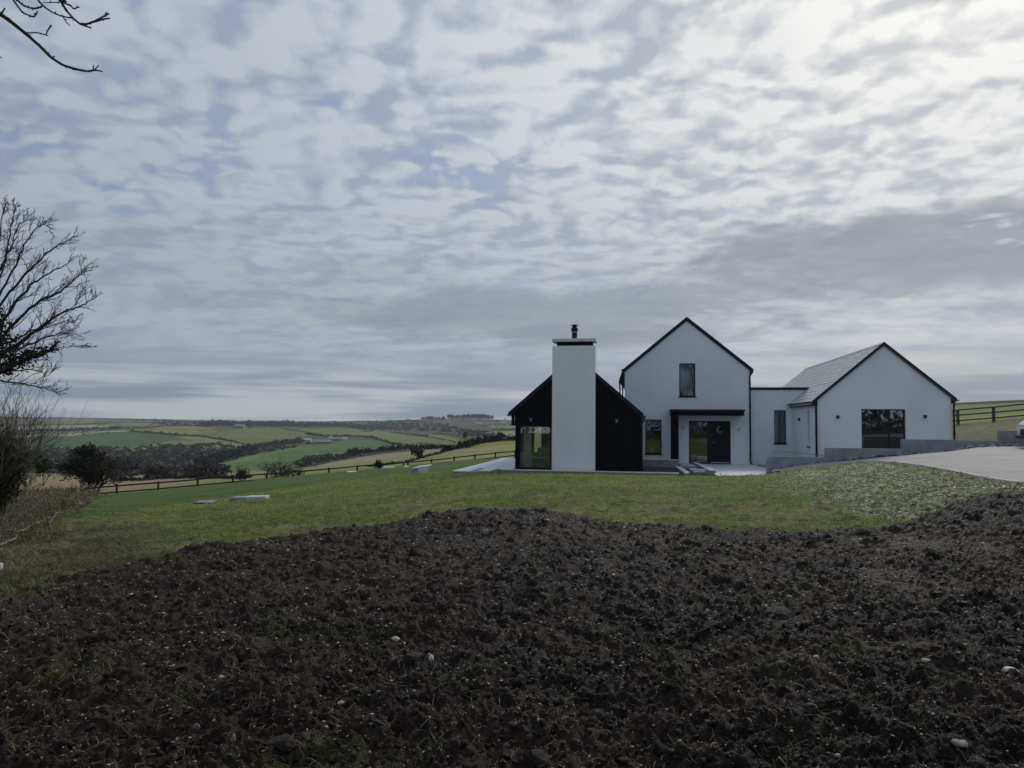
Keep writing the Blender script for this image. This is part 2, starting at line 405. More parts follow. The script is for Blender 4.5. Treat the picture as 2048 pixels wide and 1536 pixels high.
# ------------------------------------------------------------------ ground masks
sb=[(-700,1290),(-200,1240),(0,1213),(100,1188),(200,1150),(300,1113),(400,1094),(500,1079),(600,1066),(700,1056),(780,1045),(850,1031),(930,1023),(1000,1019),(1060,1020),(1150,1032),(1220,1043),(1300,1049),(1400,1056),(1500,1060),(1600,1062),(1700,1061),(1780,1054),(1850,1030),(1920,1004),(1990,987),(2048,979),(2300,950)]
_sbD=[]
for px,py in sb:
    h=hit(px,py); _sbD.append((h[0]/h[1],h[1]))
_sbD=np.array(_sbD); _sbD[0]=(-3.2,3.6); _sbD[1]=(-1.2,5.6); _sbD[-1]=(3.2,16.)
_o=np.argsort(_sbD[:,0]); _sbD=_sbD[_o]
def soil_in(X,Y):
    """metres inside the tilled area (positive inside)"""
    Yc=np.maximum(Y,.5); tx=np.clip(X/Yc,-3.2,3.2)
    Yb=np.interp(tx,_sbD[:,0],_sbD[:,1])
    r=np.hypot(X,Y)/np.maximum(np.hypot(tx*Yb,Yb),.1)
    d=(Yb-Y)
    lf=sstep(-.35,-.6,X/Yc); return d+(.30+.35*lf)*fbm(X*.9,Y*.9,3,40)+(.12+.25*lf)*fbm(X*4,Y*4,2,44)
# driveway edges (photo point, distance)
lowe=[(1543,944,28.4),(1600,936.5,26.9),(1700,926.3,25.4),(1760,923.5,24),(1800,925.5,22.7),(1850,931.5,21.1),(1900,941.5,18.7),(1970,955,16.5),(2048,966.5,14.9),(2160,981,13.2),(2500,1010,11.5)]
uppe=[(1543,941.5,29.7),(1600,933,29.35),(1700,922,28.9),(1760,915,28.6),(1850,908,28.25),(1900,903.5,28.05),(1970,898,27.7),(2048,893,27.4),(2250,884,26.6),(2500,880,25.7)]
lowp=np.array([atD(*a) for a in lowe]); uppp=np.array([atD(*a) for a in uppe])
drive_poly=np.concatenate([lowp[:,:2],uppp[::-1,:2]])
def inpoly(X,Y,poly):
    x=np.asarray(X);y=np.asarray(Y);ins=np.zeros(x.shape,bool);nn=len(poly);j=nn-1
    for i in range(nn):
        xi,yi=poly[i];xj,yj=poly[j]
        if yi!=yj:
            c=((yi>y)!=(yj>y))&(x<(xj-xi)*(y-yi)/(yj-yi)+xi); ins^=c
        j=i
    return ins
def hard(X,Y):
    u,v=UV(X,Y)
    a=(u>-8.0)&(u<-5.6)&(v>29.65)&(v<40.2)
    b=(u>-6.6)&(u<12.5)&(v>31.55)&(v<52)
    c=(u>.95)&(u<6.2)&(v>29.7)&(v<39)
    d=(u>5.5)&(u<12.6)&(v>30.95)&(v<52)
    e=(u>-.5)&(u<5)&(v>30.0)&(v<39)
    return a|b|c|d|e
FENCE_A=np.array(atD(171,975,44.0)[:2]); FENCE_B=np.array(atD(1000,903,64.0)[:2])
def lawn_z(X,Y):
    z=base(X,Y)
    u,v=UV(X,Y)
    s_in=soil_in(X,Y)
    rough=1-sstep(.0,1.,lawn_zone(X,Y))
    mound=mound_zone(X,Y)
    r=.020*fbm(X*2.2,Y*2.2,4,10)+(.050*(billow(X*2.6,Y*3.4,4,14)-.4)+.03*fbm(X*7,Y*8,2,17))*rough
    r=r+mound*(.075*billow(X*3.1,Y*3.1,4,20)+.03*fbm(X*9,Y*9,2,23)-.05)
    fade=sstep(140,40,Y)
    z=z+r*fade-.05*sstep(.25,.7,fbm(X*1.6,Y*2.6,3,16))*rough*fade
    lf=sstep(-.35,-.6,X/np.maximum(Y,.5)); z=z-.30*sstep(-.05,.5,s_in*(1-.62*lf)-.04*lf)
    z=z-.075*sstep(27.5,29.5,v)*((u>-9)&(u<5.2))
    z=np.where(inpoly(X,Y,drive_poly),z-.25,z)
    hh=hard(X,Y); z=np.where(hh,np.minimum(z,-.25)+np.where(u>6.4,.25,0),z)
    # beyond the fence the ground drops to the lower field
    d=(X-FENCE_A[0])*(FENCE_B[1]-FENCE_A[1])-(Y-FENCE_A[1])*(FENCE_B[0]-FENCE_A[0]); d=-d/np.linalg.norm(FENCE_B-FENCE_A)
    z=z-.45*sstep(-.6,1.0,d)*sstep(14,2,d)*(X<1.)
    return z
_lz=[(-900,1080),(0,1062),(150,1040),(300,1018),(430,999),(500,988),(600,973),(700,962),(800,950),(860,946),(905,944),(960,936),(1024,920)]
_lzD=np.array([(hit(*a)[0]/hit(*a)[1],hit(*a)[1]) for a in _lz])
def lawn_zone(X,Y):
    """>0 inside the smooth, older lawn beyond the rough one"""
    tx=X/np.maximum(Y,1); Yb=np.interp(tx,_lzD[:,0],_lzD[:,1],right=200)
    return (Y-Yb)/np.maximum(Yb,1)*12+.5*fbm(X*.8,Y*.8,3,60)
_mz=np.array([hit(*a)[:2] for a in ((1548,944),(1580,950),(1620,985),(1650,1000),(1700,1012),(1760,1035),(1800,1050),(1850,1030),(1920,1004),(1990,987),(2048,979))]+[(30,14),(40,26),(24,31),(12.,30.5)])
def mound_zone(X,Y):
    ins=sum(inpoly(X+dx+.5*fbm(X*1.1,Y*1.1,2,73),Y+dy*1.6+.9*fbm(X*1.1+4,Y*1.1,2,76),_mz).astype(float) for dx,dy in ((-.5,0),(.1,.5),(.4,-.4),(-.1,.1)))/4
    # feather with noise
    e=np.clip(.5+.9*fbm(X*1.2,Y*1.2,3,70)+.4,0,1)
    return ins*e

# ------------------------------------------------------------------ ground meshes
def grid_mesh(tx,ly,zf):
    T_,L_=np.meshgrid(tx,ly); Y=np.exp(L_); X=T_*Y
    X=X+0; Z=zf(X,Y)
    v=np.stack([X,Y,Z],-1).reshape(-1,3)
    nr,nc=T_.shape; i=np.arange(nr-1)[:,None]*nc; j=np.arange(nc-1)[None,:]
    q=np.stack([i+j,i+j+1,i+nc+j+1,i+nc+j],-1).reshape(-1,4)
    return v,q
def from_vq(name,v,q,smooth=True):
    b=Buf(); b.addq(v,q); return b.mesh(name,smooth)
def setcol(me,col):
    a=me.color_attributes.new('col','FLOAT_COLOR','POINT')
    c=np.ones((len(col),4),np.float32); c[:,:3]=col; a.data.foreach_set('color',c.ravel())
def lerp(a,b,t): return np.asarray(a)*(1-t[:,None])+np.asarray(b)*t[:,None]

def wide(a,d,out,k):
    mid=np.arange(-a,a+1e-9,d); m2=np.arange(a+d*2.6,1.32,d*2.6); mid=np.concatenate([-m2[::-1],mid,m2]); a=m2[-1]; o=a+(out-a)*(np.linspace(0,1,k+1)[1:]**1.6)
    return np.concatenate([-o[::-1],mid,o])
# tilled soil
def clod(x,y,f,seed,prob,rmax):
    """height of overlapping lumps scattered one per cell"""
    xs=x*f;ys=y*f; xi=np.floor(xs).astype(np.int64);yi=np.floor(ys).astype(np.int64); out=np.zeros(x.shape)
    for dx in(-1,0,1):
        for dy in(-1,0,1):
            h=_perm[(_perm[(xi+dx+seed*131)&511]+yi+dy)&511]; h2=_perm[(h+seed*17+3)&511]
            a=h/512.;b_=h2/512.; c=_perm[(h2+91)&511]/512.; d_=_perm[(h+211)&511]/512.
            r=np.where(c<prob,rmax*(.35+.65*d_),0.0)
            q=r*r-((xs-xi-dx-a)**2+((ys-yi-dy-b_)*1.15)**2)
            out=np.maximum(out,np.sqrt(np.maximum(q,0))*(.55+.45*c))
    return out/f*.55
def soil_relief(X,Y):
    big=fbm(X*.55,Y*.55,3,80)*.035
    wx=X+.10*fbm(X*3,Y*3,2,90); wy=Y+.10*fbm(X*3+7,Y*3,2,93)
    lumps=billow(wx*2.6,wy*3.0,3,84)          # creased ridges
    jx=X+.030*fbm(X*14,Y*14,2,141)+.012*pn(X*50,Y*50,143); jy=Y+.030*fbm(X*14+5,Y*14,2,144)+.012*pn(X*50+3,Y*50,146)
    c1=clod(jx,jy,5.0,1,.42,.70); c2=clod(jx,jy,11,2,.6,.85); c3=clod(jx,jy,25,3,.75,.95)
    z=big+.085*(lumps-.45)+.75*c1+1.0*c2+1.5*c3+.016*fbm(X*24,Y*26,3,121)+.009*billow(X*60,Y*64,2,125)
    fl=sstep(.35,.75,fbm(X*.7,Y*.7,2,131)+.3*fbm(X*3,Y*3,2,133))
    return z*(1-.5*fl)
def soil_z(X,Y):
    s=soil_in(X,Y); z=base(X,Y)+.02
    lf=sstep(-.35,-.6,X/np.maximum(Y,.5)); s=s*(1-.62*lf); near=sstep(-.25,.25,s)
    return z+near*(soil_relief(X,Y)-.045)-.30*sstep(.15,-.6,s)
tx=wide(.78,.0024,2.6,26)
ly=np.arange(math.log(1.0),math.log(3.2),.02); ly=np.concatenate([ly,np.arange(math.log(3.2),math.log(15.5),.0025)])
v,q=grid_mesh(tx,ly,soil_z)
s=soil_in(v[:,0],v[:,1])
vz=v[:,2].reshape(len(ly),len(tx))
keep=(s[q].max(1)>-.9); q=q[keep]
used=np.zeros(len(v),bool); used[q.ravel()]=True; remap=np.cumsum(used)-1; 
def compact(v,q):
    used=np.zeros(len(v),bool); used[q.ravel()]=True; rm=np.cumsum(used)-1
    return v[used],rm[q]
v,q=compact(v,q)
me=from_vq('tilled_soil',v,q,True)
X,Y=v[:,0],v[:,1]
t1=sstep(-.4,.5,fbm(X*.5,Y*.5,4,200)); red=sstep(.15,-.75,X/np.maximum(Y,1)+.25*fbm(X*.6,Y*.6,3,205))
col=lerp((.0165,.0105,.0070),(.0410,.0272,.0182),t1)
col=col*(1-red[:,None]*.8)+np.array((.050,.0255,.0170))*red[:,None]*.8
moss=sstep(.35,.75,fbm(X*1.6,Y*1.6,4,210)+.35*red-.1)
col=lerp((1,1,1),(1.2,1.75,.9),moss)*col
setcol(me,col)
m_soil=mat('wet_tilled_soil',(0,0,0),.66,attr=True,nscale=26,vary=.85,bump=1.,bscale=95,spec=.19,bdist=.035)
lab(link('tilled_soil',me,None,m_soil),'dark freshly tilled lumpy soil filling the foreground','soil',kind='structure')

# lawn
tx=wide(.78,.0042,2.6,24)
ly=np.concatenate([np.arange(math.log(5.0),math.log(36),.0075),np.arange(math.log(36),math.log(150),.016)])
v,q=grid_mesh(tx,ly,lawn_z)
s=soil_in(v[:,0],v[:,1]); q=q[s[q].min(1)<1.2]
v,q=compact(v,q)
me=from_vq('lawn',v,q,True)
X,Y=v[:,0],v[:,1]
def lawn_col(X,Y):
    a=sstep(-.5,.6,fbm(X*.35,Y*.35,4,300)); b_=sstep(-.3,.6,fbm(X*1.3,Y*1.3,4,310))
    c=lerp((.105,.155,.026),(.155,.180,.050),a); c=lerp((1,1,1),(1.25,1.1,1.25),b_)*c
    ho=sstep(-.02,-.5,fbm(X*3.2,Y*4.2,3,630))*sstep(26,10,Y); c=c*(1-.55*ho)[:,None]  # gaps between tufts: their shade painted into the grass colour
    # dry, trampled edge near the soil at left
    left=sstep(-.38,-.62,X/np.maximum(Y,1)+.12*fbm(X*.7,Y*.7,3,320)+.05*fbm(X*3,Y*3,2,321))*sstep(17,12.,Y)
    c=c*(1-left[:,None]*.8)+np.array((.058,.046,.026))*left[:,None]*.8
    dry=sstep(.25,.8,fbm(X*.8,Y*.8,4,330)+.25)*sstep(26,12,Y)
    c=c*(1-dry[:,None]*.5)+np.array((.20,.185,.095))*dry[:,None]*.5
    z=sstep(-.2,.6,lawn_zone(X,Y)); g=lerp((.066,.112,.020),(.092,.136,.028),sstep(-.4,.4,fbm(X*.15,Y*.3,3,340)))
    c=c*(1-z[:,None])+g*z[:,None]
    m=mound_zone(X,Y)*sstep(-.7,.2,fbm(X*1.7,Y*1.7,3,350)+.3); mc=lerp((.27,.28,.16),(.42,.43,.29),sstep(-.3,.5,fbm(X*3,Y*3,3,360)))
    c=c*(1-m[:,None])+mc*m[:,None]
    bare=sstep(.2,.6,fbm(X*.9,Y*.9,3,370)+.55*sstep(.6,.68,X/np.maximum(Y,1))*sstep(17,14,Y))
    c=c*(1-bare[:,None]*.45)+np.array((.075,.065,.04))*bare[:,None]*.45
    # far side of the fence: paler, thinner grass
    d=(X-FENCE_A[0])*(FENCE_B[1]-FENCE_A[1])-(Y-FENCE_A[1])*(FENCE_B[0]-FENCE_A[0]); d=-d/np.linalg.norm(FENCE_B-FENCE_A)
    f=sstep(-.2,.8,d)*(X<2); fc=lerp((.19,.21,.07),(.25,.25,.11),sstep(-.3,.4,fbm(X*.1,Y*.1,3,380)))
    tan=sstep(-24.5,-27.5,X+.2*(Y-46)+fbm(X*.4,Y*.4,2,381)); fc=fc*(1-tan[:,None])+np.array((.26,.21,.115))*tan[:,None]
    c=c*(1-f[:,None])+fc*f[:,None]
    # right: thin grass on the bank behind the retaining wall, brighter field beyond the fence
    r=((X/Y)>.55)&(Y>29); bc=lerp((.12,.125,.06),(.16,.155,.08),sstep(-.3,.4,fbm(X*.7,Y*.7,3,390)))
    c=np.where(r[:,None],bc,c)
    r2=r&(Y>51); gc=lerp((.13,.16,.045),(.21,.23,.06),sstep(70,52,Y)); c=np.where(r2[:,None],gc,c)
    return c
setcol(me,lawn_col(X,Y))
m_lawn=mat('lawn_grass',(0,0,0),.9,attr=True,nscale=9,vary=.42,bump=1.,bscale=30,spec=.15,bdist=.05,detail=8)
lab(link('lawn',me,None,m_lawn),'green lawn sloping from the soil to the house and fence','lawn',kind='structure')

# countryside
FIELDS=[ # colour, polygon in photo points
 ((.050,.060,.035),[(-400,900),(1200,900),(1200,830),(-400,830)]),
 ((.12,.105,.075),[(-400,838),(60,837),(190,838),(192,846),(100,849),(-400,852)]),
 ((.085,.10,.060),[(192,839),(300,840),(320,846),(192,846)]),
 ((.10,.13,.075),[(170,848),(300,846),(330,849),(260,856),(235,853),(190,850)]),
 ((.15,.18,.125),[(-400,853),(100,851.5),(190,850),(230,853),(243,856),(190,859),(100,859),(-400,862)]),
 ((.050,.055,.045),[(-400,862),(100,859),(190,859),(240,857),(262,859),(150,863),(90,870),(-400,880)]),
 ((.19,.205,.145),[(-300,884),(90,869),(150,864),(250,860.5),(263,862.5),(200,866.5),(120,873),(-300,893)]),
 ((.046,.078,.042),[(-400,900),(80,880),(130,873),(190,868.5),(262,864.5),(330,869),(345,876),(300,884),(250,893),(190,898),(75,904),(-400,912)]),
 ((.085,.125,.055),[(250,897),(300,888),(345,879),(400,881),(440,884),(430,888),(330,893),(270,901)]),
 ((.13,.135,.065),[(262,860),(340,854),(400,853),(440,858),(430,864),(400,870),(330,868),(270,863)]),
 ((.085,.105,.045),[(400,868),(440,862),(462,858),(555,856),(617,867),(615,873),(560,882),(505,892),(470,886),(440,877)]),
 ((.11,.14,.085),[(345,874),(400,873),(440,880),(500,893),(460,896),(400,897),(370,893),(440,886),(400,880)]),
 ((.080,.11,.05),[(562,857),(720,856),(770,862),(800,869),(740,872),(700,871),(650,870),(610,862)]),
 ((.095,.125,.06),[(700,857),(770,862),(850,875),(908,886),(880,893),(812,892),(780,882),(740,874),(700,872)]),
 ((.060,.098,.045),[(425,931),(500,911),(560,900),(610,890),(670,887),(700,878.5),(750,880),(810,893),(780,898),(735,905),(690,910),(650,912),(610,925),(590,935),(520,943),(450,943)]),
 ((.085,.125,.065),[(425,931),(500,911),(560,900),(610,890),(560,905),(500,919)]),
 ((.10,.13,.07),[(855,866),(925,879),(908,887),(850,873)]),
 ((.075,.085,.06),[(780,846),(840,843),(900,840),(990,841),(990,848),(900,850),(830,852)]),
 ((.055,.060,.050),[(700,846),(830,843),(990,849),(990,868),(930,878),(860,864),(780,860),(700,856)]),
 ((.14,.16,.12),[(975,850),(1030,850),(1030,855),(978,854)]),
 ((.12,.145,.09),[(985,862),(1030,861),(1030,884),(1000,877),(975,870)]),
 ((.15,.14,.125),[(590,948),(620,935),(660,925),(700,919),(766,908),(850,900),(886,898),(862,908),(838,916),(800,924),(770,938),(700,945)]),
 ((.125,.13,.048),[(1300,870),(1028,879.5),(1000,882),(960,888),(920,898),(880,908),(840,919),(805,927),(760,945),(1300,945)]),
 ((.21,.175,.095),[(-400,1000),(-400,950),(0,952),(60,945),(150,950),(166,962),(200,975),(190,990)]),
 ((.16,.175,.075),[(190,985),(330,962),(480,952),(620,946),(620,960),(190,1000)]),
]
tx=np.concatenate([np.linspace(-2.2,-.80,40),np.arange(-.79,.06,.0032),np.linspace(.07,2.2,90)])
ly=np.concatenate([np.arange(math.log(125),math.log(420),.022),np.arange(math.log(420),math.log(2600),.008),np.arange(math.log(2600),math.log(4300),.06)])
def far_z(X,Y):
    z=base(X,Y); k=sstep(140,300,Y)
    ramp_=-2.0*sstep(175,135,Y)       # tucks under the nearer sheet
    return z+k*(.0012*Y)*fbm(X*.012,Y*.012,3,400)+ramp_
v,q=grid_mesh(tx,ly,far_z)
me=from_vq('farmland',v,q,True)
def project(v):
    d=v-np.array([0,0,ZC]); a=d@np.array(rt); b_=d@np.array(up); c=d@np.array(fw)
    return 1024+F*a/c,768-F*b_/c
v0=v.copy(); v0[:,2]=base(v[:,0],v[:,1])
px_,py_=project(v0)
px_=px_+2.2*fbm(v[:,0]*.02,v[:,1]*.02,2,410); py_=py_+.5*fbm(v[:,0]*.02,v[:,1]*.02,2,412)
col=np.tile(np.array((.050,.056,.040)),(len(v),1))
for c,poly in FIELDS:
    ins=inpoly(px_,py_,np.array(poly,float)); 
    k=1+.16*fbm(v[:,0]*.01,v[:,1]*.01,3,420)
    col[ins]=(np.array(c)*np.array((1.68,1.52,1.20))*k[:,None])[ins]
# beneath the nearer grass sheet the two must agree in colour
setcol(me,col)
m_far=mat('farmland_soil_and_grass',(0,0,0),.95,attr=True,nscale=.09,vary=.22,spec=.05,detail=8)
lab(link('farmland',me,None,m_far),'patchwork of green and brown fields across the valley','farmland',kind='structure')
# ground behind the photographer
b=Buf(); gx=np.linspace(-90,90,61); gy=np.linspace(-90,1.2,40)
GXX,GYY=np.meshgrid(gx,gy); zz=base(np.clip(GXX,-3,3),np.full(GXX.shape,1.2))-.06+np.clip(GXX,-40,40)*.03*(np.abs(GXX)>3)+.03*fbm(GXX,GYY,3,8)
vv=np.stack([GXX,GYY,zz],-1).reshape(-1,3); i=np.arange(39)[:,None]*61;j=np.arange(60)[None,:]
b.addq(vv,np.stack([i+j,i+j+1,i+61+j+1,i+61+j],-1).reshape(-1,4)); me=b.mesh('ground',True)
setcol(me,np.tile((.05,.06,.03),(len(vv),1)))
lab(link('ground',me,None,m_lawn),'rough ground behind the viewpoint','ground',kind='structure')
# ================================================================== HOUSE (frame: u along the fronts, v away, z up)
HV0=38.6
def hloc(u,v,z): x,y=XY(u,v); return (x,y,z)
HO=(0.0,31.9,0.0)
house=empty('house',hloc(*HO),-TH)
lab(house,'white rendered modern house with black timber wing, tall white chimney and slate roofs','house')
def L(p): return (p[0]-HO[0],p[1]-HO[1],p[2]-HO[2])
def part(name,buf,m,parent=house,smooth=False,label=None):
    me=buf.mesh(name,smooth,off=HO); o=link(name,me,parent,m)
    if label: o['label']=label
    return o
def wall_poly(buf,outer,holes,v0,v1):
    """vertical wall in the u-z plane with openings"""
    loops=[outer]+holes
    tri=tessellate_polygon([[Vector((a,b,0)) for a,b in l] for l in loops])
    flat=[p for l in loops for p in l]; n=len(flat)
    vs=[(a,v0,b) for a,b in flat]+[(a,v1,b) for a,b in flat]
    fs=[tuple(t) for t in tri]+[tuple(n+i for i in reversed(t)) for t in tri]
    k=0
    for l in loops:
        m_=len(l)
        for i in range(m_):
            a=k+i;b=k+(i+1)%m_; fs.append((a,b,n+b,n+a))
        k+=m_
    buf.add(vs,fs)
def rect(a,b,c,d): return [(a,b),(c,b),(c,d),(a,d)]
def window(u0,z0,u1,z1,v,sill=True,mull=(),inset=.07,fr=.055,parent=house,name='window'):
    b=Buf(); vf=v+inset
    # outer frame bars butt-jointed
    b.box((u0+.002,vf,z1-fr),(u1-.002,vf+.07,z1-.002)); b.box((u0+.002,vf,z0+.002),(u1-.002,vf+.07,z0+fr))
    fo=part(name,Buf().box((u0+.002,vf,z0+fr),(u0+fr,vf+.07,z1-fr)),m_trim)
    f2=b; f2.box((u1-fr,vf,z0+fr),(u1-.002,vf+.07,z1-fr))
    for mu in mull: f2.box((mu-.03,vf+.004,z0+fr),(mu+.03,vf+.066,z1-fr))
    part('frame',f2,m_trim,fo)
    edges=[u0+fr]+[x for mu in mull for x in(mu-.03,mu+.03)]+[u1-fr]
    for k in range(0,len(edges),2):
        part('pane',Buf().box((edges[k]-.004,vf+.03,z0+fr-.004),(edges[k+1]+.004,vf+.038,z1-fr+.004)),m_glass,fo)
    if sill: part('sill',Buf().bbox((u0-.05,v-.05,z0-.05),(u1+.05,v+inset+.02,z0+.001),.006),m_trim,fo)
    return fo

# ---- black wing
bv=32.2; bL,bR=-5.84,-.41; ap=-3.23
ztop=lambda u: 4.93-.865*abs(u-ap)
b=Buf()
win=(-5.68,0.02,-4.27,1.88)
wall_poly(b,[(bL,-.4),(bR,-.4),(bR,ztop(bR)-.1),(ap,ztop(ap)-.1),(bL,ztop(bL)-.1)],[rect(win[0],win[1],win[2],win[3])],bv,bv+.25)
bw=part('gable_wall',b,m_black,label='black timber clad gable')
# vertical boards on the gable front
k=0; u=bL-.20
while u<bR-.01:
    u2=min(u+.148,bR+.0)
    zb=1.93 if u<win[2]+.02 else -.02
    if u>=bL-.21 and not(u>-4.1 and u2<-2.4):
        zt0,zt1=ztop(max(u,bL-.2))-.11,ztop(u2-.012)-.11
        e=Buf(); zz=zb
        e.prism([(u+.004,bv-.03,zz),(u2-.008,bv-.03,zz),(u2-.008,bv-.03,zt1),(u+.004,bv-.03,zt0)],(0,0,0),(0,.028+(.002 if k%2 else 0),0))
        part('cladding_board',e,m_black,bw)
    u=u2; k+=1
# post left of window, boxed-out eave
part('corner_post',Buf().bbox((bL-.01,bv-.05,-.02),(win[0],bv-.001,1.93)),m_black)
part('window_head',Buf().box((bL-.2,bv-.045,1.885),(win[2]+.04,bv-.034,1.955)),m_black)
window(win[0],win[1],win[2],win[3],bv-.02,False,inset=.03,fr=.045)
# side and rear walls of black wing (left side is glazed)
part('side_wall',Buf().box((bR-.25,bv+.251,-.4),(bR,45.0,2.3)),m_black)
part('side_wall',Buf().box((bL-.0,bv+.251,1.9),(bL+.2,45.0,2.3)),m_black)
for v0 in (36.4,40.8): part('side_post',Buf().box((bL,v0,-.1),(bL+.15,v0+.2,1.9)),m_black)
for v0,v1 in ((32.5,36.4),(36.6,40.8)):
    part('side_glazing',Buf().box((bL+.06,v0,.0),(bL+.07,v1,1.9)),m_glass)
part('side_wall',Buf().box((bL,41.0,-.4),(bL+.2,45.0,1.9)),m_black)
b=Buf(); wall_poly(b,[(bL+.2,-.4),(bR-.25,-.4),(bR-.25,2.3),(ap,4.6),(bL+.2,2.3)],[rect(-5.0,.1,-3.9,2.0)],44.75,45.0); part('rear_wall',b,m_black)
part('floor',Buf().box((bL+.01,bv+.252,-.3),(bR-.252,44.74,.012)),m_innerfloor)
part('ceiling',Buf().box((bL+.21,bv+.26,2.32),(bR-.26,44.7,2.36)),m_inner)
part('inner_wall',Buf().box((bR-.40,bv+.26,.02),(bR-.26,44.7,2.3)),m_inner)
part('inner_wall',Buf().box((-4.05,37.0,.02),(bR-.41,37.15,2.31)),m_inner)
# roof slabs
def gable_roof(apu,apz,eL,eR,v0,v1,k,th=.09,m=m_trim,left=True,right=True):
    out=[]
    for sgn,e in ((-1,eL),(1,eR)):
        if (sgn<0 and not left) or (sgn>0 and not right): out.append(None); continue
        z_e=apz-k*abs(e-apu)
        b=Buf(); b.prism([(apu,v0,apz),(e,v0,z_e),(e,v0,z_e-th*1.25),(apu,v0,apz-th*1.25)],(0,0,0),(0,v1-v0,0))
        out.append(part('roof',b,m))
    return out
gable_roof(ap,4.97,-6.12,-.33,bv-.12,45.1,.865)
for e0,e1 in ((ap,-6.16),(ap,-.28)):
    s_=1 if e1>e0 else -1
    b=Buf(); z1=4.97-.865*abs(e1-ap)
    b.prism([(e0,bv-.16,5.0),(e1,bv-.16,z1+.03),(e1,bv-.16,z1-.17),(e0,bv-.16,4.80)],(0,0,0),(0,.038,0)); part('verge_trim',b,m_trim2)
# chimney
cv0,cv1=31.93,32.9
ch=part('chimney',Buf().bbox((-4.2,cv0,-.5),(-2.33,cv1,5.37),.012),m_render,label='tall white rendered chimney stack')
part('flue_band',Buf().box((-4.02,cv0+.14,5.372),(-2.48,cv1-.14,5.55)),m_black,ch)
part('chimney_cap',Buf().bbox((-4.21,cv0-.01,5.552),(-2.31,cv1+.01,5.69),.01),m_paleconc,ch)
part('chimney_pot',Buf().lathe([(.135,5.692),(.135,5.75),(.12,5.76),(.118,6.02),(.14,6.03),(.145,6.05),(.12,6.07),(.15,6.10),(.155,6.16),(.12,6.22),(.10,6.26),(.10,6.29)],(-3.28,32.4,0),20),m_trim2,ch,True)
part('flue_ring',Buf().lathe([(.123,5.995),(.127,6.0),(.127,6.015),(.123,6.02)],(-3.28,32.4,0),20),m_steel,ch,True)
part('rain_cap',Buf().lathe([(.06,6.291),(.17,6.31),(.17,6.325),(.02,6.37)],(-3.28,32.4,0),20),m_trim2,ch,True)
def downpipe(pts,r=.035,m=m_trim2,clips=3,name='downpipe'):
    o=part(name,Buf().tube(pts,r,8),m,smooth=True); P0=np.array(pts[-2]);P1=np.array(pts[-1])
    big=max(range(len(pts)-1),key=lambda i:np.linalg.norm(np.array(pts[i+1])-np.array(pts[i])))
    a,b_=np.array(pts[big]),np.array(pts[big+1])
    for t in np.linspace(.08,.92,clips):
        c=a+(b_-a)*t; part('pipe_clip',Buf().lathe([(r+.008,-.03),(r+.012,-.02),(r+.012,.02),(r+.008,.03)],tuple(c),8),m,o)
    return o
def gutter(u,v0,v1,z,side=1):
    prof=[]; 
    for a in np.linspace(0,math.pi,7): prof.append((u-.06*math.cos(a)*1,z-.06*math.sin(a)))
    inner=[(u-.048*math.cos(a),z-.048*math.sin(a)) for a in np.linspace(math.pi,0,7)]
    loop=[(a,v0,c) for a,c in prof+inner]
    return part('gutter',Buf().prism(loop,(0,0,0),(0,v1-v0,0)),m_trim2)
gutter(-.27,bv-.14,45,2.37); gutter(-6.19,bv-.14,45,2.37)
downpipe([(-.27,bv-.05,2.30),(-.27,bv-.05,2.18),(-.36,bv-.06,2.02),(-.36,bv-.06,-.05)])
def wall_lamp(u,z,v,w=.09,h=.15,m=m_trim,d=.09):
    o=part('wall_lamp',Buf().bbox((u-w/2,v-d,z-h/2),(u+w/2,v-.002,z+h/2),.008),m)
    part('lamp_lens',Buf().box((u-w/2+.012,v-d+.012,z-h/2-.006),(u+w/2-.012,v-.02,z-h/2-.001)),m_paleconc,o); return o
m_grey=mat('grey_metal',(.16,.17,.18),.4,spec=.5)
wall_lamp(-1.42,2.13,bv-.03,m=m_grey); wall_lamp(-5.16,2.16,bv-.03,m=m_grey)

# ---- entry block (two storeys)
ev=38.6; eL,eR,ea=-1.30,4.90,1.83
ez=lambda u: 7.31-.83*abs(u-ea)
b=Buf(); w1=(-.25,.45,.56,2.21); w2=(1.45,3.39,2.25,5.08); dr=(1.92,.0,3.96,2.16)
wall_poly(b,[(eL,-.4),(1.92,-.4),(1.92,2.16),(3.96,2.16),(3.96,-.4),(eR,-.4),(eR,ez(eR)-.06),(ea,7.25),(eL,ez(eL)-.06)],[rect(*w1),rect(*w2)],ev,ev+.35)
part('gable_wall',b,m_render,label='white rendered two storey gable with front door')
part('side_wall',Buf().box((eL,ev+.351,-.4),(eL+.3,50,4.6)),m_render); part('side_wall',Buf().box((eR-.3,ev+.351,-.4),(eR,50,4.6)),m_render)
b=Buf(); wall_poly(b,[(eL+.3,-.4),(eR-.3,-.4),(eR-.3,4.6),(ea,7.0),(eL+.3,4.6)],[],49.7,49.99); part('rear_wall',b,m_render)
part('floor',Buf().box((eL+.31,ev+.36,-.2),(eR-.31,49.6,.0)),m_innerfloor); part('upper_floor',Buf().box((eL+.31,ev+.36,2.6),(eR-.31,49.6,2.75)),m_inner)
part('inner_wall',Buf().box((eL+.31,42.6,.002),(eR-.31,42.7,2.598)),m_inner); part('inner_wall',Buf().box((1.2,ev+.36,.002),(1.3,42.59,2.598)),m_inner)
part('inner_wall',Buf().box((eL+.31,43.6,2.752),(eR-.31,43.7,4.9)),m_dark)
gable_roof(ea,7.42,eL-.12,eR+.12,ev-.08,50.1,.83)
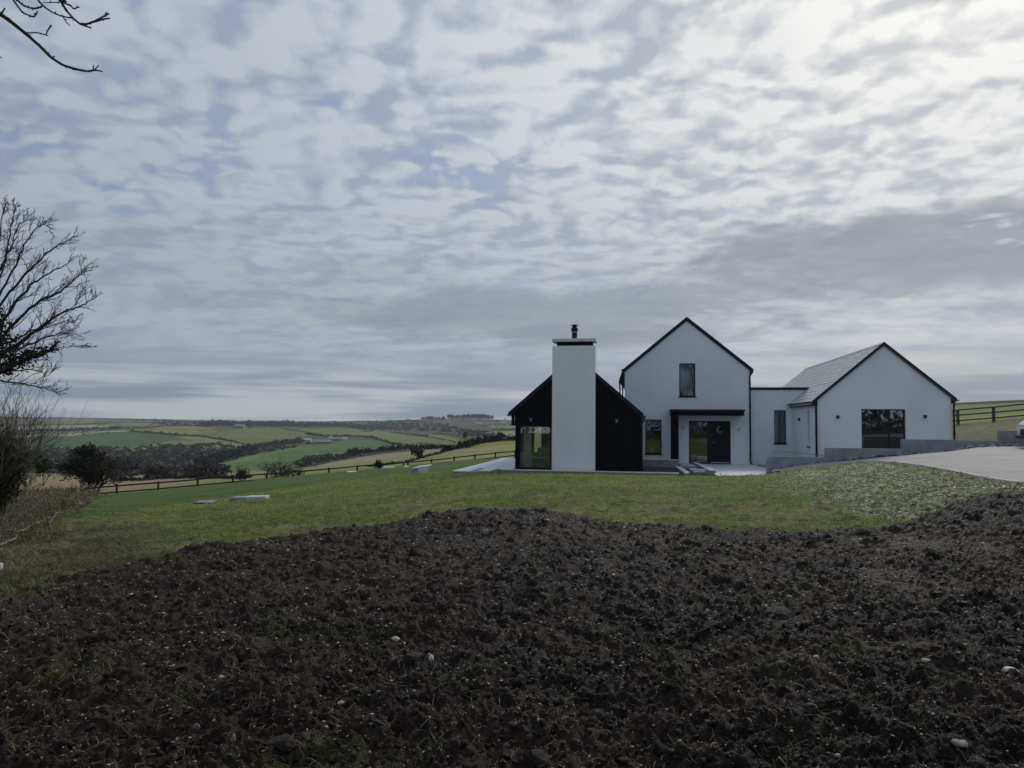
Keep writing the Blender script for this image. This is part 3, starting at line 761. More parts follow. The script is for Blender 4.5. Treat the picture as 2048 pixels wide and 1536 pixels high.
for e1 in (eL-.14,eR+.14):
    z1=7.42-.83*abs(e1-ea)
    part('verge_trim',Buf().prism([(ea,ev-.12,7.46),(e1,ev-.12,z1+.04),(e1,ev-.12,z1-.10),(ea,ev-.12,7.32)],(0,0,0),(0,.038,0)),m_trim)
part('eave_end',Buf().box((eL-.16,ev-.10,4.50),(eL-.002,ev+.05,4.80)),m_trim); part('eave_end',Buf().box((eR+.002,ev-.10,4.50),(eR+.10,ev+.05,4.80)),m_trim)
gutter(eR+.16,ev-.1,50,4.78); gutter(eL-.2,ev+.3,50,4.30)
b=Buf(); b.prism([(eL-.02,ev+.4,4.80),(eL-.12,ev+.4,4.80),(eL-.30,ev+.4,4.30),(eL-.30,ev+.4,4.12),(eL-.02,ev+.4,4.05)],(0,0,0),(0,9,0)); part('boxed_eave',b,m_trim)
downpipe([(eR+.14,ev-.03,4.72),(eR+.14,ev-.04,4.62),(eR-.0,ev-.06,4.42),(eR+.0,ev-.06,.12),(eR+.06,ev-.13,.03)],.042,clips=4)
downpipe([(eL-.12,ev-.03,4.6),(eL-.10,ev-.05,4.3),(eL-.12,ev-.05,.3)],.034); downpipe([(eL-.30,ev+.35,4.2),(eL-.26,ev+.35,3.9),(eL-.26,ev+.35,.3)],.034)
window(*w2[:2],*w2[2:],ev,True,inset=.04); window(*w1[:2],*w1[2:],ev,True,inset=.04)
# door set
ds=part('front_door',Buf().box((3.0,ev+.09,.05),(3.90,ev+.14,2.10)),m_lead,label='dark blue front door beside a full height side pane')
b=Buf(); b.box((1.925,ev+.06,2.10),(3.955,ev+.16,2.157)); b.box((1.925,ev+.06,.0),(1.98,ev+.16,2.10)); b.box((3.90,ev+.06,.0),(3.955,ev+.16,2.10)); b.box((2.82,ev+.06,.0),(3.0,ev+.16,2.10)); b.box((1.98,ev+.06,.0),(2.82,ev+.16,.06))
part('door_frame',b,m_trim,ds)
part('side_pane',Buf().box((1.978,ev+.10,.058),(2.822,ev+.108,2.102)),m_glass,ds)
part('threshold',Buf().bbox((3.0,ev+.02,.045),(3.90,ev+.089,.085),.006),m_paleconc,ds)
part('door_step',Buf().box((2.98,ev+.0,.004),(3.92,ev+.088,.044)),m_trim,ds)
b=Buf(); b.tube([(3.07,ev+.085,1.06),(3.07,ev+.03,1.06),(3.19,ev+.03,1.06)],.012,8); part('handle',b,m_steel,ds,True)
part('lock',Buf().lathe([(.02,-.01),(.02,.01)],(3.07,ev+.075,1.16),12),m_steel,ds)
for uu in (3.04,3.86): part('door_groove',Buf().box((uu-.004,ev+.084,.1),(uu+.004,ev+.0885,2.06)),m_trim,ds)
# canopy
cf=ev-1.05
def atv(px,py,v):
    r=ray(px,py); t=v/(r[0]*Vv[0]+r[1]*Vv[1]); X,Y,Z=r*t; return (X*Uv[0]+Y*Uv[1],Z+ZC)
c0=atv(1340,816.5,cf)[0]; c1=atv(1490.5,821,cf)[0]; ct=atv(1415,818.7,cf)[1]; cb=atv(1415,829,cf)[1]
cm=atv(1415,822.7,cf)[1]; cb=atv(1415,831,cf)[1]
cn=part('canopy',Buf().bbox((c0,cf-.04,cm),(c1,ev-.002,ct),.008),m_trim,label='flat dark canopy over the front door')
part('canopy_fascia',Buf().box((c0+.03,cf,cb),(c1-.05,ev-.003,cm-.001)),m_black,cn)
p1=atv(1357.5,900,cf)[0]
part('canopy_post',Buf().box((c0+.035,cf+.001,-.1),(p1,cf+.30,cb-.001)),m_black,cn)
part('canopy_gutter',Buf().box((c0-.03,cf-.02,cb+.10),(c0-.002,cf+.2,cb+.2)),m_grey,cn)
m_cream=mat('cream_lamp',(.45,.47,.48),.5)
wall_lamp(1.66,1.79,ev,.085,.14,m_cream); wall_lamp(4.37,1.74,ev,.085,.13,m_cream)
# wreath hung on the door
wr=empty('wreath',hloc(3.46,ev+.04,1.72),-TH); lab(wr,'small pale green leafy wreath hanging on the dark front door','wreath')
b=Buf(); an=np.linspace(0,2*math.pi,25)
b.tube([(.13*math.cos(a),0,.13*math.sin(a)) for a in an],.009,6,False); link('ring',b.mesh('ring',True),wr,mat('twig_ring',(.10,.08,.05),.9))
b=Buf()
for k in range(150):
    a=rng.uniform(1.7,5.4); r_=.135+rng.normal(0,.022); c=np.array((r_*math.cos(a),-.02+rng.normal(0,.012),r_*math.sin(a)))
    d=rng.normal(size=3); d/=np.linalg.norm(d); e=rng.normal(size=3); e-=e@d*d; e/=np.linalg.norm(e)
    b.add([c,c+.035*d+.012*e,c+.07*d,c+.035*d-.012*e],[(0,1,2,3)])
link('leaves',b.mesh('leaves'),wr,mat('wreath_leaf',(.42,.44,.26),.8,island=.4))

# ---- link block
kv=38.9
b=Buf(); kw=(6.10,1.06,6.66,2.72)
wall_poly(b,[(eR+.001,-.4),(8.6,-.4),(8.6,3.74),(eR+.001,3.74)],[rect(*kw)],kv,kv+.3); part('link_wall',b,m_render,label='lower white wall between the two gables')
part('link_roof',Buf().box((eR+.01,kv+.31,3.5),(8.6,48,3.6)),m_trim)
part('parapet_cap',Buf().bbox((eR+.002,kv-.06,3.742),(7.93,kv+.36,3.87),.008),m_trim)
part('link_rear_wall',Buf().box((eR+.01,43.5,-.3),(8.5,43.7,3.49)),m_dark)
part('floor',Buf().box((eR+.01,kv+.31,.3),(8.5,43.4,.42)),m_innerfloor)
window(*kw[:2],*kw[2:],kv,True,inset=.05)
# ---- right gable block
gv=33.6; gL,gR,ga=6.99,12.33,9.72; gk=.862; gz=5.38
b=Buf(); gw=(8.80,.68,10.54,2.71); rz=lambda u: gz-gk*abs(u-ga)
wall_poly(b,[(gL,-.2),(gw[0],-.2),(gw[0],gw[3]),(gw[2],gw[3]),(gw[2],-.2),(gR,-.2),(gR,rz(gR)),(ga,gz),(gL,rz(gL))],[],gv,gv+.3); part('gable_wall',b,m_render,label='white single storey gable with wide sliding window')
part('window_threshold',Buf().box((gw[0]+.001,gv+.02,.3),(gw[2]-.001,gv+.29,gw[1])),m_trim)
window(*gw[:2],*gw[2:],gv,False,(9.93,),inset=.12,fr=.05)
# side wall with slit window (opening built from four blocks)
sv0,sv1=34.95,35.45
o1=Buf(); o1.box((gL,gv+.301,-.2),(gL+.3,sv0,rz(gL)-.02)); o1.box((gL,sv1,-.2),(gL+.3,50,rz(gL)-.02)); o1.box((gL,sv0,-.2),(gL+.3,sv1,1.05)); o1.box((gL,sv0,2.65),(gL+.3,sv1,rz(gL)-.02))
part('side_wall',o1,m_render)
so_=part('side_window',Buf().box((gL+.12,sv0+.001,1.051),(gL+.17,sv0+.05,2.649)).box((gL+.12,sv1-.05,1.051),(gL+.17,sv1-.001,2.649)),m_trim)
part('pane',Buf().box((gL+.14,sv0+.04,1.06),(gL+.148,sv1-.04,2.64)),m_glass,so_); part('sill',Buf().bbox((gL-.05,sv0-.04,1.0),(gL+.11,sv1+.04,1.049),.005),m_trim,so_)
part('side_wall',Buf().box((gR-.3,gv+.301,-.2),(gR,50,rz(gR)-.02)),m_render)
b=Buf(); wall_poly(b,[(gL+.3,-.2),(gR-.3,-.2),(gR-.3,3.2),(ga,5.2),(gL+.3,3.2)],[],49.7,49.99); part('rear_wall',b,m_render)
part('floor',Buf().box((gL+.31,gv+.31,.3),(gR-.31,49.6,.62)),m_innerfloor)
part('inner_wall',Buf().box((gL+.31,38.4,.622),(gR-.31,38.5,3.0)),m_inner)
part('ceiling',Buf().box((gL+.31,gv+.31,3.001),(gR-.31,49.6,3.05)),m_inner)
roofs=[]
AZ=gz+.13
for sgn,e in ((-1,gL-.16),(1,gR+.14)):
    z_e=AZ-gk*abs(e-ga)
    b=Buf(); b.prism([(ga,gv-.06,AZ),(e,gv-.06,z_e),(e,gv-.06,z_e-.11),(ga,gv-.06,AZ-.11)],(0,0,0),(0,50.1-gv,0))
    roofs.append(part('roof',b,m_slate,label='grey slate roof slope' if sgn<0 else None))
for e1 in (gL-.18,gR+.16):
    z1=AZ-gk*abs(e1-ga)
    part('verge_trim',Buf().prism([(ga,gv-.10,AZ+.05),(e1,gv-.10,z1+.05),(e1,gv-.10,z1-.09),(ga,gv-.10,AZ-.09)],(0,0,0),(0,.038,0)),m_trim)
gutter(gL-.22,gv-.09,kv-.01,rz(gL)+.0); gutter(gR+.2,gv-.09,50,rz(gR)-.02)
part('fascia',Buf().box((gL-.15,gv-.05,rz(gL)-.17),(gL-.12,kv-.002,rz(gL)-.02)),m_trim); part('soffit',Buf().box((gL-.119,gv-.05,rz(gL)-.17),(gL-.001,kv-.003,rz(gL)-.15)),m_trim)
part('eave_end',Buf().box((gL-.12,gv-.09,rz(gL)-.20),(gL+.04,gv-.002,rz(gL)+.04)),m_trim)
part('eave_end',Buf().box((gR-.04,gv-.09,rz(gR)-.16),(gR+.1,gv-.002,rz(gR)+.02)),m_trim)
downpipe([(gL-.05,gv-.06,2.95),(gL-.02,gv-.07,2.8),(gL-.02,gv-.07,.62)],.046,clips=3)
downpipe([(gR+.07,gv-.05,2.95),(gR+.04,gv-.06,2.8),(gR+.04,gv-.06,.6)],.040,clips=3)
wall_lamp(7.85,2.37,gv,.10,.13); wall_lamp(11.28,2.41,gv,.10,.13)
o=part('wall_lamp',Buf().bbox((gL-.09,37.05,2.19),(gL-.002,37.2,2.33),.008),m_trim)
# slates on the visible slope, laid in courses
sw,ex=.50,.262; Ls=math.hypot(ga-(gL-.16),gk*(ga-(gL-.16))); dirx=(ga-(gL-.16))/Ls; dirz=gk*dirx
nrow=int(Ls/ex); slots=[]
for r_ in range(nrow):
    for c in range(int(16.2/sw)+1): slots.append((r_,c))
m0=None; meshes=[]
for kk in range(3):
    b=Buf(); t=.008+.001*kk
    n_=np.array((-dirz,0,dirx)); d_=np.array((dirx,0,dirz)); y_=np.array((0,1,0))
    w_=sw-.006; l_=ex+.05
    tip=.013+.002*kk
    vs=[]
    for a,yy,h in ((0,0,tip),(0,w_,tip+.001*kk),(l_,w_,.004),(l_,0,.004)): 
        vs.append(d_*a+y_*yy+n_*h); 
    vs+= [p+n_*t for p in vs]
    b.add(vs,[(0,3,2,1),(4,5,6,7),(0,1,5,4),(1,2,6,5),(2,3,7,6),(3,0,4,7)]); me=b.mesh('slate'); me.materials.append(m_slate); meshes.append(me)
cells=[]
for r_,c in slots:
    v_=gv-.05+c*sw-(sw/2 if r_%2 else 0)
    if v_<gv-.31: continue
    if v_+sw>50.1: continue
    cells.append((v_,r_))
cells.sort()
stuffb=Buf()
for idx,(v_,r_) in enumerate(cells):
    p=np.array((gL-.16,v_,AZ-gk*abs(gL-.16-ga)))+np.array((dirx,0,dirz))*(r_*ex)
    if v_<gv-.06: v_lo=gv-.058; 
    me=meshes[int(rng.integers(3))]
    if v_<gv-.07:   # cut slate at the verge
        b=Buf(); w_=v_+sw-.006-(gv-.058)
        co_=np.array([x.co for x in me.vertices]); co_[:,1]=np.where(co_[:,1]>.1,w_,0); b.add(co_+p*[1,0,1]+[0,gv-.058,0],[(0,3,2,1),(4,5,6,7),(0,1,5,4),(1,2,6,5),(2,3,7,6),(3,0,4,7)])
        part('slate',b,m_slate,roofs[0]); continue
    if idx<292:
        o=bpy.data.objects.new('slate',me); C.objects.link(o); o.parent=roofs[0]; o.location=L(p); o.rotation_euler=(rng.normal(0,.003),rng.normal(0,.006),0)
    else:
        co_=np.array([x.co for x in me.vertices]); stuffb.add(co_+p,[(0,3,2,1),(4,5,6,7),(0,1,5,4),(1,2,6,5),(2,3,7,6),(3,0,4,7)])
o=part('slates',stuffb,m_slate,roofs[0]); o['kind']='stuff'
b=Buf(); b.prism([(ga-.12,gv-.05,AZ-.06),(ga,gv-.05,AZ+.05),(ga+.12,gv-.05,AZ-.06),(ga,gv-.05,AZ+.02)],(0,0,0),(0,16.2,0)); part('ridge_tile',b,m_slate)

# ---- things inside the living room
cur=mat('curtain_cloth',(.70,.75,.74),.9,(.64,.70,.69),2)
def curtain(u0,u1,v,z0,z1,label):
    b=Buf(); n_=44; us=np.linspace(u0,u1,n_); vs=v+.05*np.sin(np.linspace(0,15*math.pi*(u1-u0)/.35*.5,n_))
    top=np.stack([us,vs,np.full(n_,z1)],1);bot=np.stack([us,vs*1.0,np.full(n_,z0)],1)
    V_=np.concatenate([bot,top]); off=np.array([0,.012,0]); V2=np.concatenate([V_,V_+off]); f=[]
    for i in range(n_-1): f.append((i,i+1,n_+i+1,n_+i)); f.append((2*n_+i+1,2*n_+i,3*n_+i,3*n_+i+1))
    f+= [(0,n_,3*n_,2*n_),(n_-1,3*n_-1,4*n_-1,2*n_-1)]
    b.add(V2,f); o=link('curtain',b.mesh('curtain',True,off=(u0,v,z0)),None,cur); o.location=hloc(u0,v,z0); o.rotation_euler=(0,0,-TH)
    lab(o,label,'curtain'); return o
curtain(-5.58,-5.25,32.9,.03,1.95,'pale green curtain hanging at the left side of the living room window')
curtain(6.15,6.28,39.35,1.0,2.75,'pale curtain behind the narrow window of the link wall')
def furn(name,label,cat,u,v,z,build):
    e=empty(name,hloc(u,v,z),-TH); lab(e,label,cat); build(e); return e
m_fab=mat('sofa_cloth',(.25,.27,.28),.95); m_wood=mat('pale_wood',(.4,.33,.24),.5,(.32,.25,.17),3,stretch=(1,8,8))
def sofa(e):
    link('seat',Buf().bbox((-.9,-.4,.12),(.9,.4,.42),.04).mesh('seat'),e,m_fab); link('backrest',Buf().bbox((-.9,.4,.12),(.9,.6,.80),.04).mesh('backrest'),e,m_fab)
    for s_ in (-1,1): link('armrest',Buf().bbox((s_*.91-(.15 if s_<0 else 0),-.4,.1),(s_*.91+(.15 if s_>0 else 0),.6,.58),.03).mesh('armrest'),e,m_fab)
def table(e):
    link('table_top',Buf().bbox((-.35,-.25,.40),(.35,.25,.44),.01).mesh('table_top'),e,m_paleconc)
    for a in (-.3,.3):
        for c in (-.2,.2): link('leg',Buf().box((a-.02,c-.02,0),(a+.02,c+.02,.399)).mesh('leg'),e,m_wood)
furn('sofa','grey sofa inside the living room behind the large pane','sofa',-4.45,34.9,.013,sofa)
furn('side_table','small white table just inside the living room window','table',-4.95,33.4,.013,table)
def vase(e):
    link('bowl',Buf().lathe([(.05,0),(.10,.04),(.11,.14),(.06,.22),(.065,.25)],(0,0,0),16).mesh('bowl',True),e,m_paleconc)
    b=Buf()
    for k in range(26):
        d=np.array((rng.normal(0,.3),rng.normal(0,.3),1.)); d/=np.linalg.norm(d); l=rng.uniform(.25,.5); b.tube([np.array((0,0,.2)),np.array((0,0,.2))+d*l*.5,np.array((0,0,.2))+d*l+[rng.normal(0,.03),0,0]],.005,3,False)
    link('stem',b.mesh('stem'),e,mat('dried_stem',(.3,.3,.2),.9))
furn('vase','pale vase with dried stems behind the narrow ground floor window','vase',.08,39.35,.47,vase)
furn('window_shelf','pale shelf under the narrow ground floor window','shelf',.08,39.35,.0,lambda e:[link('shelf_top',Buf().bbox((-.35,-.15,.42),(.35,.15,.465),.005).mesh('shelf_top'),e,m_paleconc),link('leg',Buf().box((-.32,-.1,0.002),(-.28,.1,.419)).mesh('leg'),e,m_paleconc),link('leg',Buf().box((.28,-.1,0.002),(.32,.1,.419)).mesh('leg'),e,m_paleconc)])

# ---- terraces and low walls round the house (structure)
def slab(name,loopuv,z0,z1,m,kind='structure',label=None,cat=None,e=True):
    b=Buf(); xs=[XY(u,v) for u,v in loopuv]
    c=np.mean(xs,0)
    b.prism([(x-c[0],y-c[1],0) for x,y in xs],(0,0,0),(0,0,z1-z0))
    o=link(name,b.mesh(name),None,m); o.location=(c[0],c[1],z0)
    lab(o,label,cat,kind=kind); return o
# patio in flags
b=Buf(); o=slab('patio',[(-8.0,29.62),(-6.95,29.62),(-6.95,31.5),(-5.86,32.1),(-5.86,40.2),(-8.0,40.2)],-.22,-.008,m_conc,label='concrete base of the patio beside the black wing',cat='patio')
pat=o
k=0
for i in range(3):
    for j in range(11):
        u0=-8.02+i*.725; v0=29.60+j*.965
        if i>=1 and v0<31.3 and u0>-7.3: continue
        if u0+.72>-5.8 and v0<32.2: pass
        x,y=XY(u0,v0)
        me=Buf().bbox((0,0,0),(.719,.959,.03),.004).mesh('paving_slab'); f=link('paving_slab',me,pat,m_paving)
        f.location=(x-pat.location.x,y-pat.location.y,-.006+.22+rng.normal(0,.0008)); f.rotation_euler=(0,0,-TH)
slab('path',[(2.6,30.2),(6.1,30.2),(5.0,38.58),(1.45,38.58),(1.45,36.9),(2.6,35.5)],-.22,-.004,m_paving,label='pale paved path leading to the front door',cat='path')
slab('terrace',[(5.3,31.2),(12.6,31.2),(12.6,33.58),(6.95,33.58),(6.95,38.88),(5.3,38.88)],-.1,.0,m_conc,label='gravelled strip beside the link wall',cat='terrace')
slab('upper_terrace',[(7.6,31.5),(13.4,31.5),(13.4,33.59),(7.6,33.59)],.005,.60,m_paving,label='terrace in front of the right gable',cat='terrace')
def lowwall(name,label,u0,v0,u1,v1,z0,z1,m,cap=None,group=None):
    e=empty(name,hloc((u0+u1)/2,(v0+v1)/2,z0),-TH); lab(e,label,'low wall',group)
    du,dv=abs(u1-u0)/2,abs(v1-v0)/2
    link('wall_body',Buf().bbox((-du,-dv,0),(du,dv,z1-z0-(.045 if cap else 0)),.008).mesh('wall_body'),e,m)
    if cap: link('coping',Buf().bbox((-du-.02,-dv-.02,z1-z0-.044),(du+.02,dv+.02,z1-z0),.006).mesh('coping'),e,cap)
    return e
lowwall('garden_kerb','long low pale kerb along the lawn in front of the black wing and chimney',-6.6,31.45,1.15,31.7,-.4,.0,m_conc,m_paleconc)
lowwall('garden_kerb','short pale block stepping the patio edge left of the black wing',-6.93,29.75,-6.45,31.44,-.4,.05,m_conc,m_paleconc)
lowwall('planter_wall','grey concrete planter wall beneath the narrow ground floor window',-.40,37.2,1.36,37.45,-.4,.25,m_conc,m_paleconc)
slab('planter_back',[(-.40,37.46),(1.3,37.46),(1.3,38.59),(-.40,38.59)],-.1,.2,m_paving,label='pale ledge behind the planter wall',cat='ledge')
# walls by the steps: laid out from the photo on their level
def quadwall(name,label,quad,z,m,cap,depth=.5):
    P4=[]
    for px,py in quad:
        r=ray(px,py); t=(z-ZC)/r[2]; P4.append((r*t)[:2])
    P4=np.array(P4); c=P4.mean(0)
    e=empty(name,(c[0],c[1],z-depth)); lab(e,label,'low wall')
    Lp=[(p[0]-c[0],p[1]-c[1],0) for p in P4]
    # keep the winding consistent
    b=Buf().prism(Lp,(0,0,0),(0,0,depth-.04)); link('wall_body',b.mesh('wall_body'),e,m)
    b=Buf().prism([(p[0]*1.01,p[1]*1.01,0) for p in Lp],(0,0,depth-.039),(0,0,depth)); link('coping',b.mesh('coping'),e,cap); return e
quadwall('planter_wall','slanting pale topped wall on the left side of the path to the door',[(1385,923.5),(1392,923.7),(1432,939.8),(1418,940)],.12,m_conc,m_paleconc)
quadwall('planter_wall','short slanting wall left of the planted bed by the steps',[(1350,932.5),(1361,932.8),(1379,944.2),(1371,946)],.04,m_conc,m_paleconc)
quadwall('step','upper pale step in front of the planted bed',[(1379,936.6),(1431,939.9),(1431,941.2),(1379,938)],.06,m_conc,m_paleconc)
quadwall('step','lower longer pale step at the lawn edge before the front door',[(1387,941.2),(1444,942.2),(1444,943.6),(1387,942.8)],-.0,m_conc,m_paleconc)
slab('planting_bed',[(-.35,31.75),(2.3,31.75),(1.95,37.15),(-.35,37.15)],-.35,-.12,mat('bed_soil',(.03,.026,.022),.9,(.05,.045,.035),9,.8,30),label='dark planting bed between the low walls',cat='bed')
# retaining walls stepping up beside the drive
rv=31.08
segs=[(1533,1652,912.5,'lowest grey concrete retaining wall block beside the paved path'),(1651,1806,896,'second grey concrete retaining wall block below the wide window'),(1804,2003,879,'third long grey concrete retaining wall block right of the wide window'),(1999,2200,860.5,'highest grey concrete retaining wall block beside the parked car')]
for k,(xa,xb,ty,lb) in enumerate(segs):
    ua=atv(xa,ty,rv)[0]; ub=atv(xb,ty,rv)[0]; zt=atv((xa+min(xb,2048))/2,ty+.8,rv)[1]
    off=.0 if k%2==0 else -.012
    e=empty('retaining_wall',hloc((ua+ub)/2,rv+off,zt-1.6),-TH); lab(e,lb,'wall','stepped concrete retaining walls')
    hl=(ub-ua)/2-.001
    link('wall_body',Buf().bbox((-hl,0,0),(hl,.22,1.6),.01).mesh('wall_body'),e,m_conc)
# handrail above the lowest wall
hr=empty('handrail',hloc(6.2,31.6,0),-TH); lab(hr,'thin grey handrail running above the lowest retaining wall','handrail')
a0=atv(1547,904,32.2);a1=atv(1592,904.6,32.2);a2=atv(1634,910.5,32.2);a3=atv(1655,911.5,32.2);p0=atv(1547,918,32.2)
b=Buf(); b.tube([(a[0]-6.2,.6,a[1]) for a in (a0,a1,a2,a3)],.012,6); link('rail',b.mesh('rail',True),hr,m_grey)
for a in (a0,a2): 
    b=Buf(); b.tube([(a[0]-6.2,.6,a[1]-.015),(a[0]-6.2,.6,.0)],.012,6); link('baluster',b.mesh('baluster',True),hr,m_grey)

# ---- driveway sheet, kerb and cobble strip
def resample(p,n_):
    d=np.concatenate([[0],np.cumsum(np.linalg.norm(np.diff(p[:,:2],axis=0),axis=1))]); t=np.linspace(0,d[-1],n_)
    return np.stack([np.interp(t,d,p[:,k]) for k in range(3)],1)
def smooth_line(p,n_):
    q_=resample(p,n_)
    for _ in range(3): q_[1:-1]=(q_[:-2]+2*q_[1:-1]+q_[2:])/4
    return q_
lo_=smooth_line(lowp,160); up_=smooth_line(uppp,160)
rows=24; G=np.stack([lo_+(up_-lo_)*t for t in np.linspace(0,1,rows)],0)
G[:,:,2]=base(G[:,:,0],G[:,:,1])+.015+.006*fbm(G[:,:,0]*.8,G[:,:,1]*.8,3,500)
i=np.arange(rows-1)[:,None]*160;j=np.arange(159)[None,:]
b=Buf(); b.addq(G.reshape(-1,3),np.stack([i+j,i+j+1,i+160+j+1,i+160+j],-1).reshape(-1,4))
m_drive=mat('tarmac_grit',(.165,.165,.175),.72,(.215,.212,.215),.55,.7,160,.45,bdist=.01,stretch=(.5,2.2,1),mixlo=.38,mixhi=.66)
lab(link('driveway',b.mesh('driveway',True),None,m_drive),'grey driveway climbing to the right past the retaining walls','driveway',kind='structure')
b=Buf(); kp=lo_[6:].copy(); kp[:,2]=base(kp[:,0],kp[:,1])
t=np.gradient(kp[:,:2],axis=0); t/=np.linalg.norm(t,axis=1,keepdims=True); nrm=np.stack([t[:,1],-t[:,0]],1)
A0=kp.copy();A1=kp.copy();A1[:,:2]+=nrm*.12
v_=np.concatenate([A0+[0,0,-.2],A0+[0,0,.045],A1+[0,0,.045],A1+[0,0,-.2]]); m_=len(kp); f=[]
for i in range(m_-1):
    for a in range(3): f.append((a*m_+i,a*m_+i+1,(a+1)*m_+i+1,(a+1)*m_+i))
b.add(v_,f); lab(link('kerb',b.mesh('kerb'),None,mat('kerb_concrete',(.56,.55,.50),.85,(.46,.45,.41),2,.4,30,.2)),'pale concrete kerb along the lower edge of the driveway','kerb',kind='structure')
def rock(b,c,s,seed,sq=(1,1,.6)):
    r_=np.random.default_rng(seed); t_=(1+5**.5)/2
    V_=np.array([(-1,t_,0),(1,t_,0),(-1,-t_,0),(1,-t_,0),(0,-1,t_),(0,1,t_),(0,-1,-t_),(0,1,-t_),(t_,0,-1),(t_,0,1),(-t_,0,-1),(-t_,0,1)],float)
    V_/=np.linalg.norm(V_,axis=1,keepdims=True); V_*=1+r_.normal(0,.16,(12,1)); a=r_.uniform(0,6.28); ca,sa=math.cos(a),math.sin(a)
    V_=V_*np.array(sq)*s; V_=np.stack([V_[:,0]*ca-V_[:,1]*sa,V_[:,0]*sa+V_[:,1]*ca,V_[:,2]],1)
    b.addq(V_+c,ICO)
ICO=np.array([(0,11,5),(0,5,1),(0,1,7),(0,7,10),(0,10,11),(1,5,9),(5,11,4),(11,10,2),(10,7,6),(7,1,8),(3,9,4),(3,4,2),(3,2,6),(3,6,8),(3,8,9),(4,9,5),(2,4,11),(6,2,10),(8,6,7),(9,8,1)])
b=Buf()
for k in range(1500):
    t_=rng.uniform(0,.80); i=int(t_*159); p=up_[i]+(up_[i+1]-up_[i])*rng.random(); p=p+np.array((Vv[0],Vv[1],0))*rng.uniform(-.25,.95)
    p[2]=base(p[0],p[1])+rng.uniform(-.02,.03)+.07*max(0,(1-abs(t_-.3)*3)); rock(b,p,rng.uniform(.03,.075),k)
lab(link('rubble_strip',b.mesh('rubble_strip'),None,mat('grey_rubble',(.20,.205,.21),.85,island=.6)),'strip of loose grey stones along the foot of the retaining walls','rubble',kind='stuff')
# strip of ground the stones lie on
b=Buf(); E0=up_.copy(); E1=up_+np.array((Vv[0],Vv[1],0))*1.5; G=np.stack([E0,E1],0); G[:,:,2]=base(G[:,:,0],G[:,:,1])+.012; G[0,:,:2]-=Vv*.05; G[0,:,2]+=.0; G[1,:,2]+=.05
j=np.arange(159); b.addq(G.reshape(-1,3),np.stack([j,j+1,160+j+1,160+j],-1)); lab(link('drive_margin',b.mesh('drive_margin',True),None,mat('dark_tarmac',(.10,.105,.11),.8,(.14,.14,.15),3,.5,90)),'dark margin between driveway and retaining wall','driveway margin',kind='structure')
# ================================================================== FENCES
m_post=mat('weathered_fence_wood',(.018,.016,.014),.85,(.035,.030,.024),3,.5,40,.3,stretch=(6,6,1))
m_post2=mat('pale_fence_wood',(.055,.050,.040),.85,(.08,.075,.06),3,.5,40,.3,stretch=(6,6,1))
def fence(label,P,zt,zb,rails,m,pw=.10,rh=.09):
    """P: plan points, zt: post tops, zb: ground, rails: drops below top"""
    e=empty('fence',(P[0][0],P[0][1],zb[0])); lab(e,label,'fence'); O=np.array((P[0][0],P[0][1],zb[0]))
    ang=[math.atan2(P[min(i+1,len(P)-1)][1]-P[max(i-1,0)][1],P[min(i+1,len(P)-1)][0]-P[max(i-1,0)][0]) for i in range(len(P))]
    for i,p in enumerate(P):
        h=zt[i]-zb[i]+.5; me=Buf().bbox((-pw/2,-pw/2,0),(pw/2,pw/2,h),.008).mesh('post'); o=link('post',me,e,m); o.location=(p[0]-O[0],p[1]-O[1],zb[i]-.5-O[2]); o.rotation_euler=(rng.normal(0,.012),rng.normal(0,.012),ang[i])
    for i in range(len(P)-1):
        a,b_=np.array([*P[i],zt[i]]),np.array([*P[i+1],zt[i+1]]); d=b_-a; l=np.linalg.norm(d); t=d/l; nrm=np.array((t[1],-t[0],0)); 
        for r_ in rails:
            j=rng.normal(0,.008,2)
            A=a+nrm*(pw/2+.016)-O+(0,0,-r_+j[0]); B=b_+nrm*(pw/2+.016)-O+(0,0,-r_+j[1])
            A=A+t*.004; B=B-t*.004
            bb=Buf(); q4=[A+nrm*-.015+(0,0,-rh/2),A+nrm*.015+(0,0,-rh/2),A+nrm*.015+(0,0,rh/2),A-nrm*.015+(0,0,rh/2)]
            bb.prism(q4,(0,0,0),B-A); link('rail',bb.mesh('rail'),e,m)
    return e
pp=[(171,974),(233.6,968.5),(316.4,962.5),(394.5,956),(466.3,949.5),(534.7,945.5),(598,940),(657.7,935),(714,930),(766,926.3),(816.5,922.3),(863.5,918),(908.3,913),(949.5,908.2),(990,904),(1030,900),(1069,896.5)]
PL=[];ZT=[];ZB=[]
for px,py in pp:
    r=ray(px,py); tx_=r[0]/r[1]; dx,dy=FENCE_B-FENCE_A
    t=(tx_*FENCE_A[1]-FENCE_A[0])/(dx-tx_*dy); p=FENCE_A+t*np.array((dx,dy)); PL.append(p); ZT.append(ZC+r[2]/r[1]*p[1]); ZB.append(ZT[-1]-1.15)
fence('long dark timber post and rail fence crossing the lower lawn left of the house',PL,ZT,ZB,(.09,.47,.85),m_post)
pr=[(1846,825,51.5),(1916,819.5,50),(1987,813.5,48.2),(2061,806.5,46.6),(2137,799,45.2)]
PL2=[];ZT2=[];ZB2=[]
for px,py,D in pr:
    a=atD(px,py,D); PL2.append(a[:2]); ZT2.append(a[2]); ZB2.append(a[2]-1.05)
fence('short three rail timber fence on the grass bank right of the house',PL2,ZT2,ZB2,(.03,.37,.74),m_post2,.15,.09)

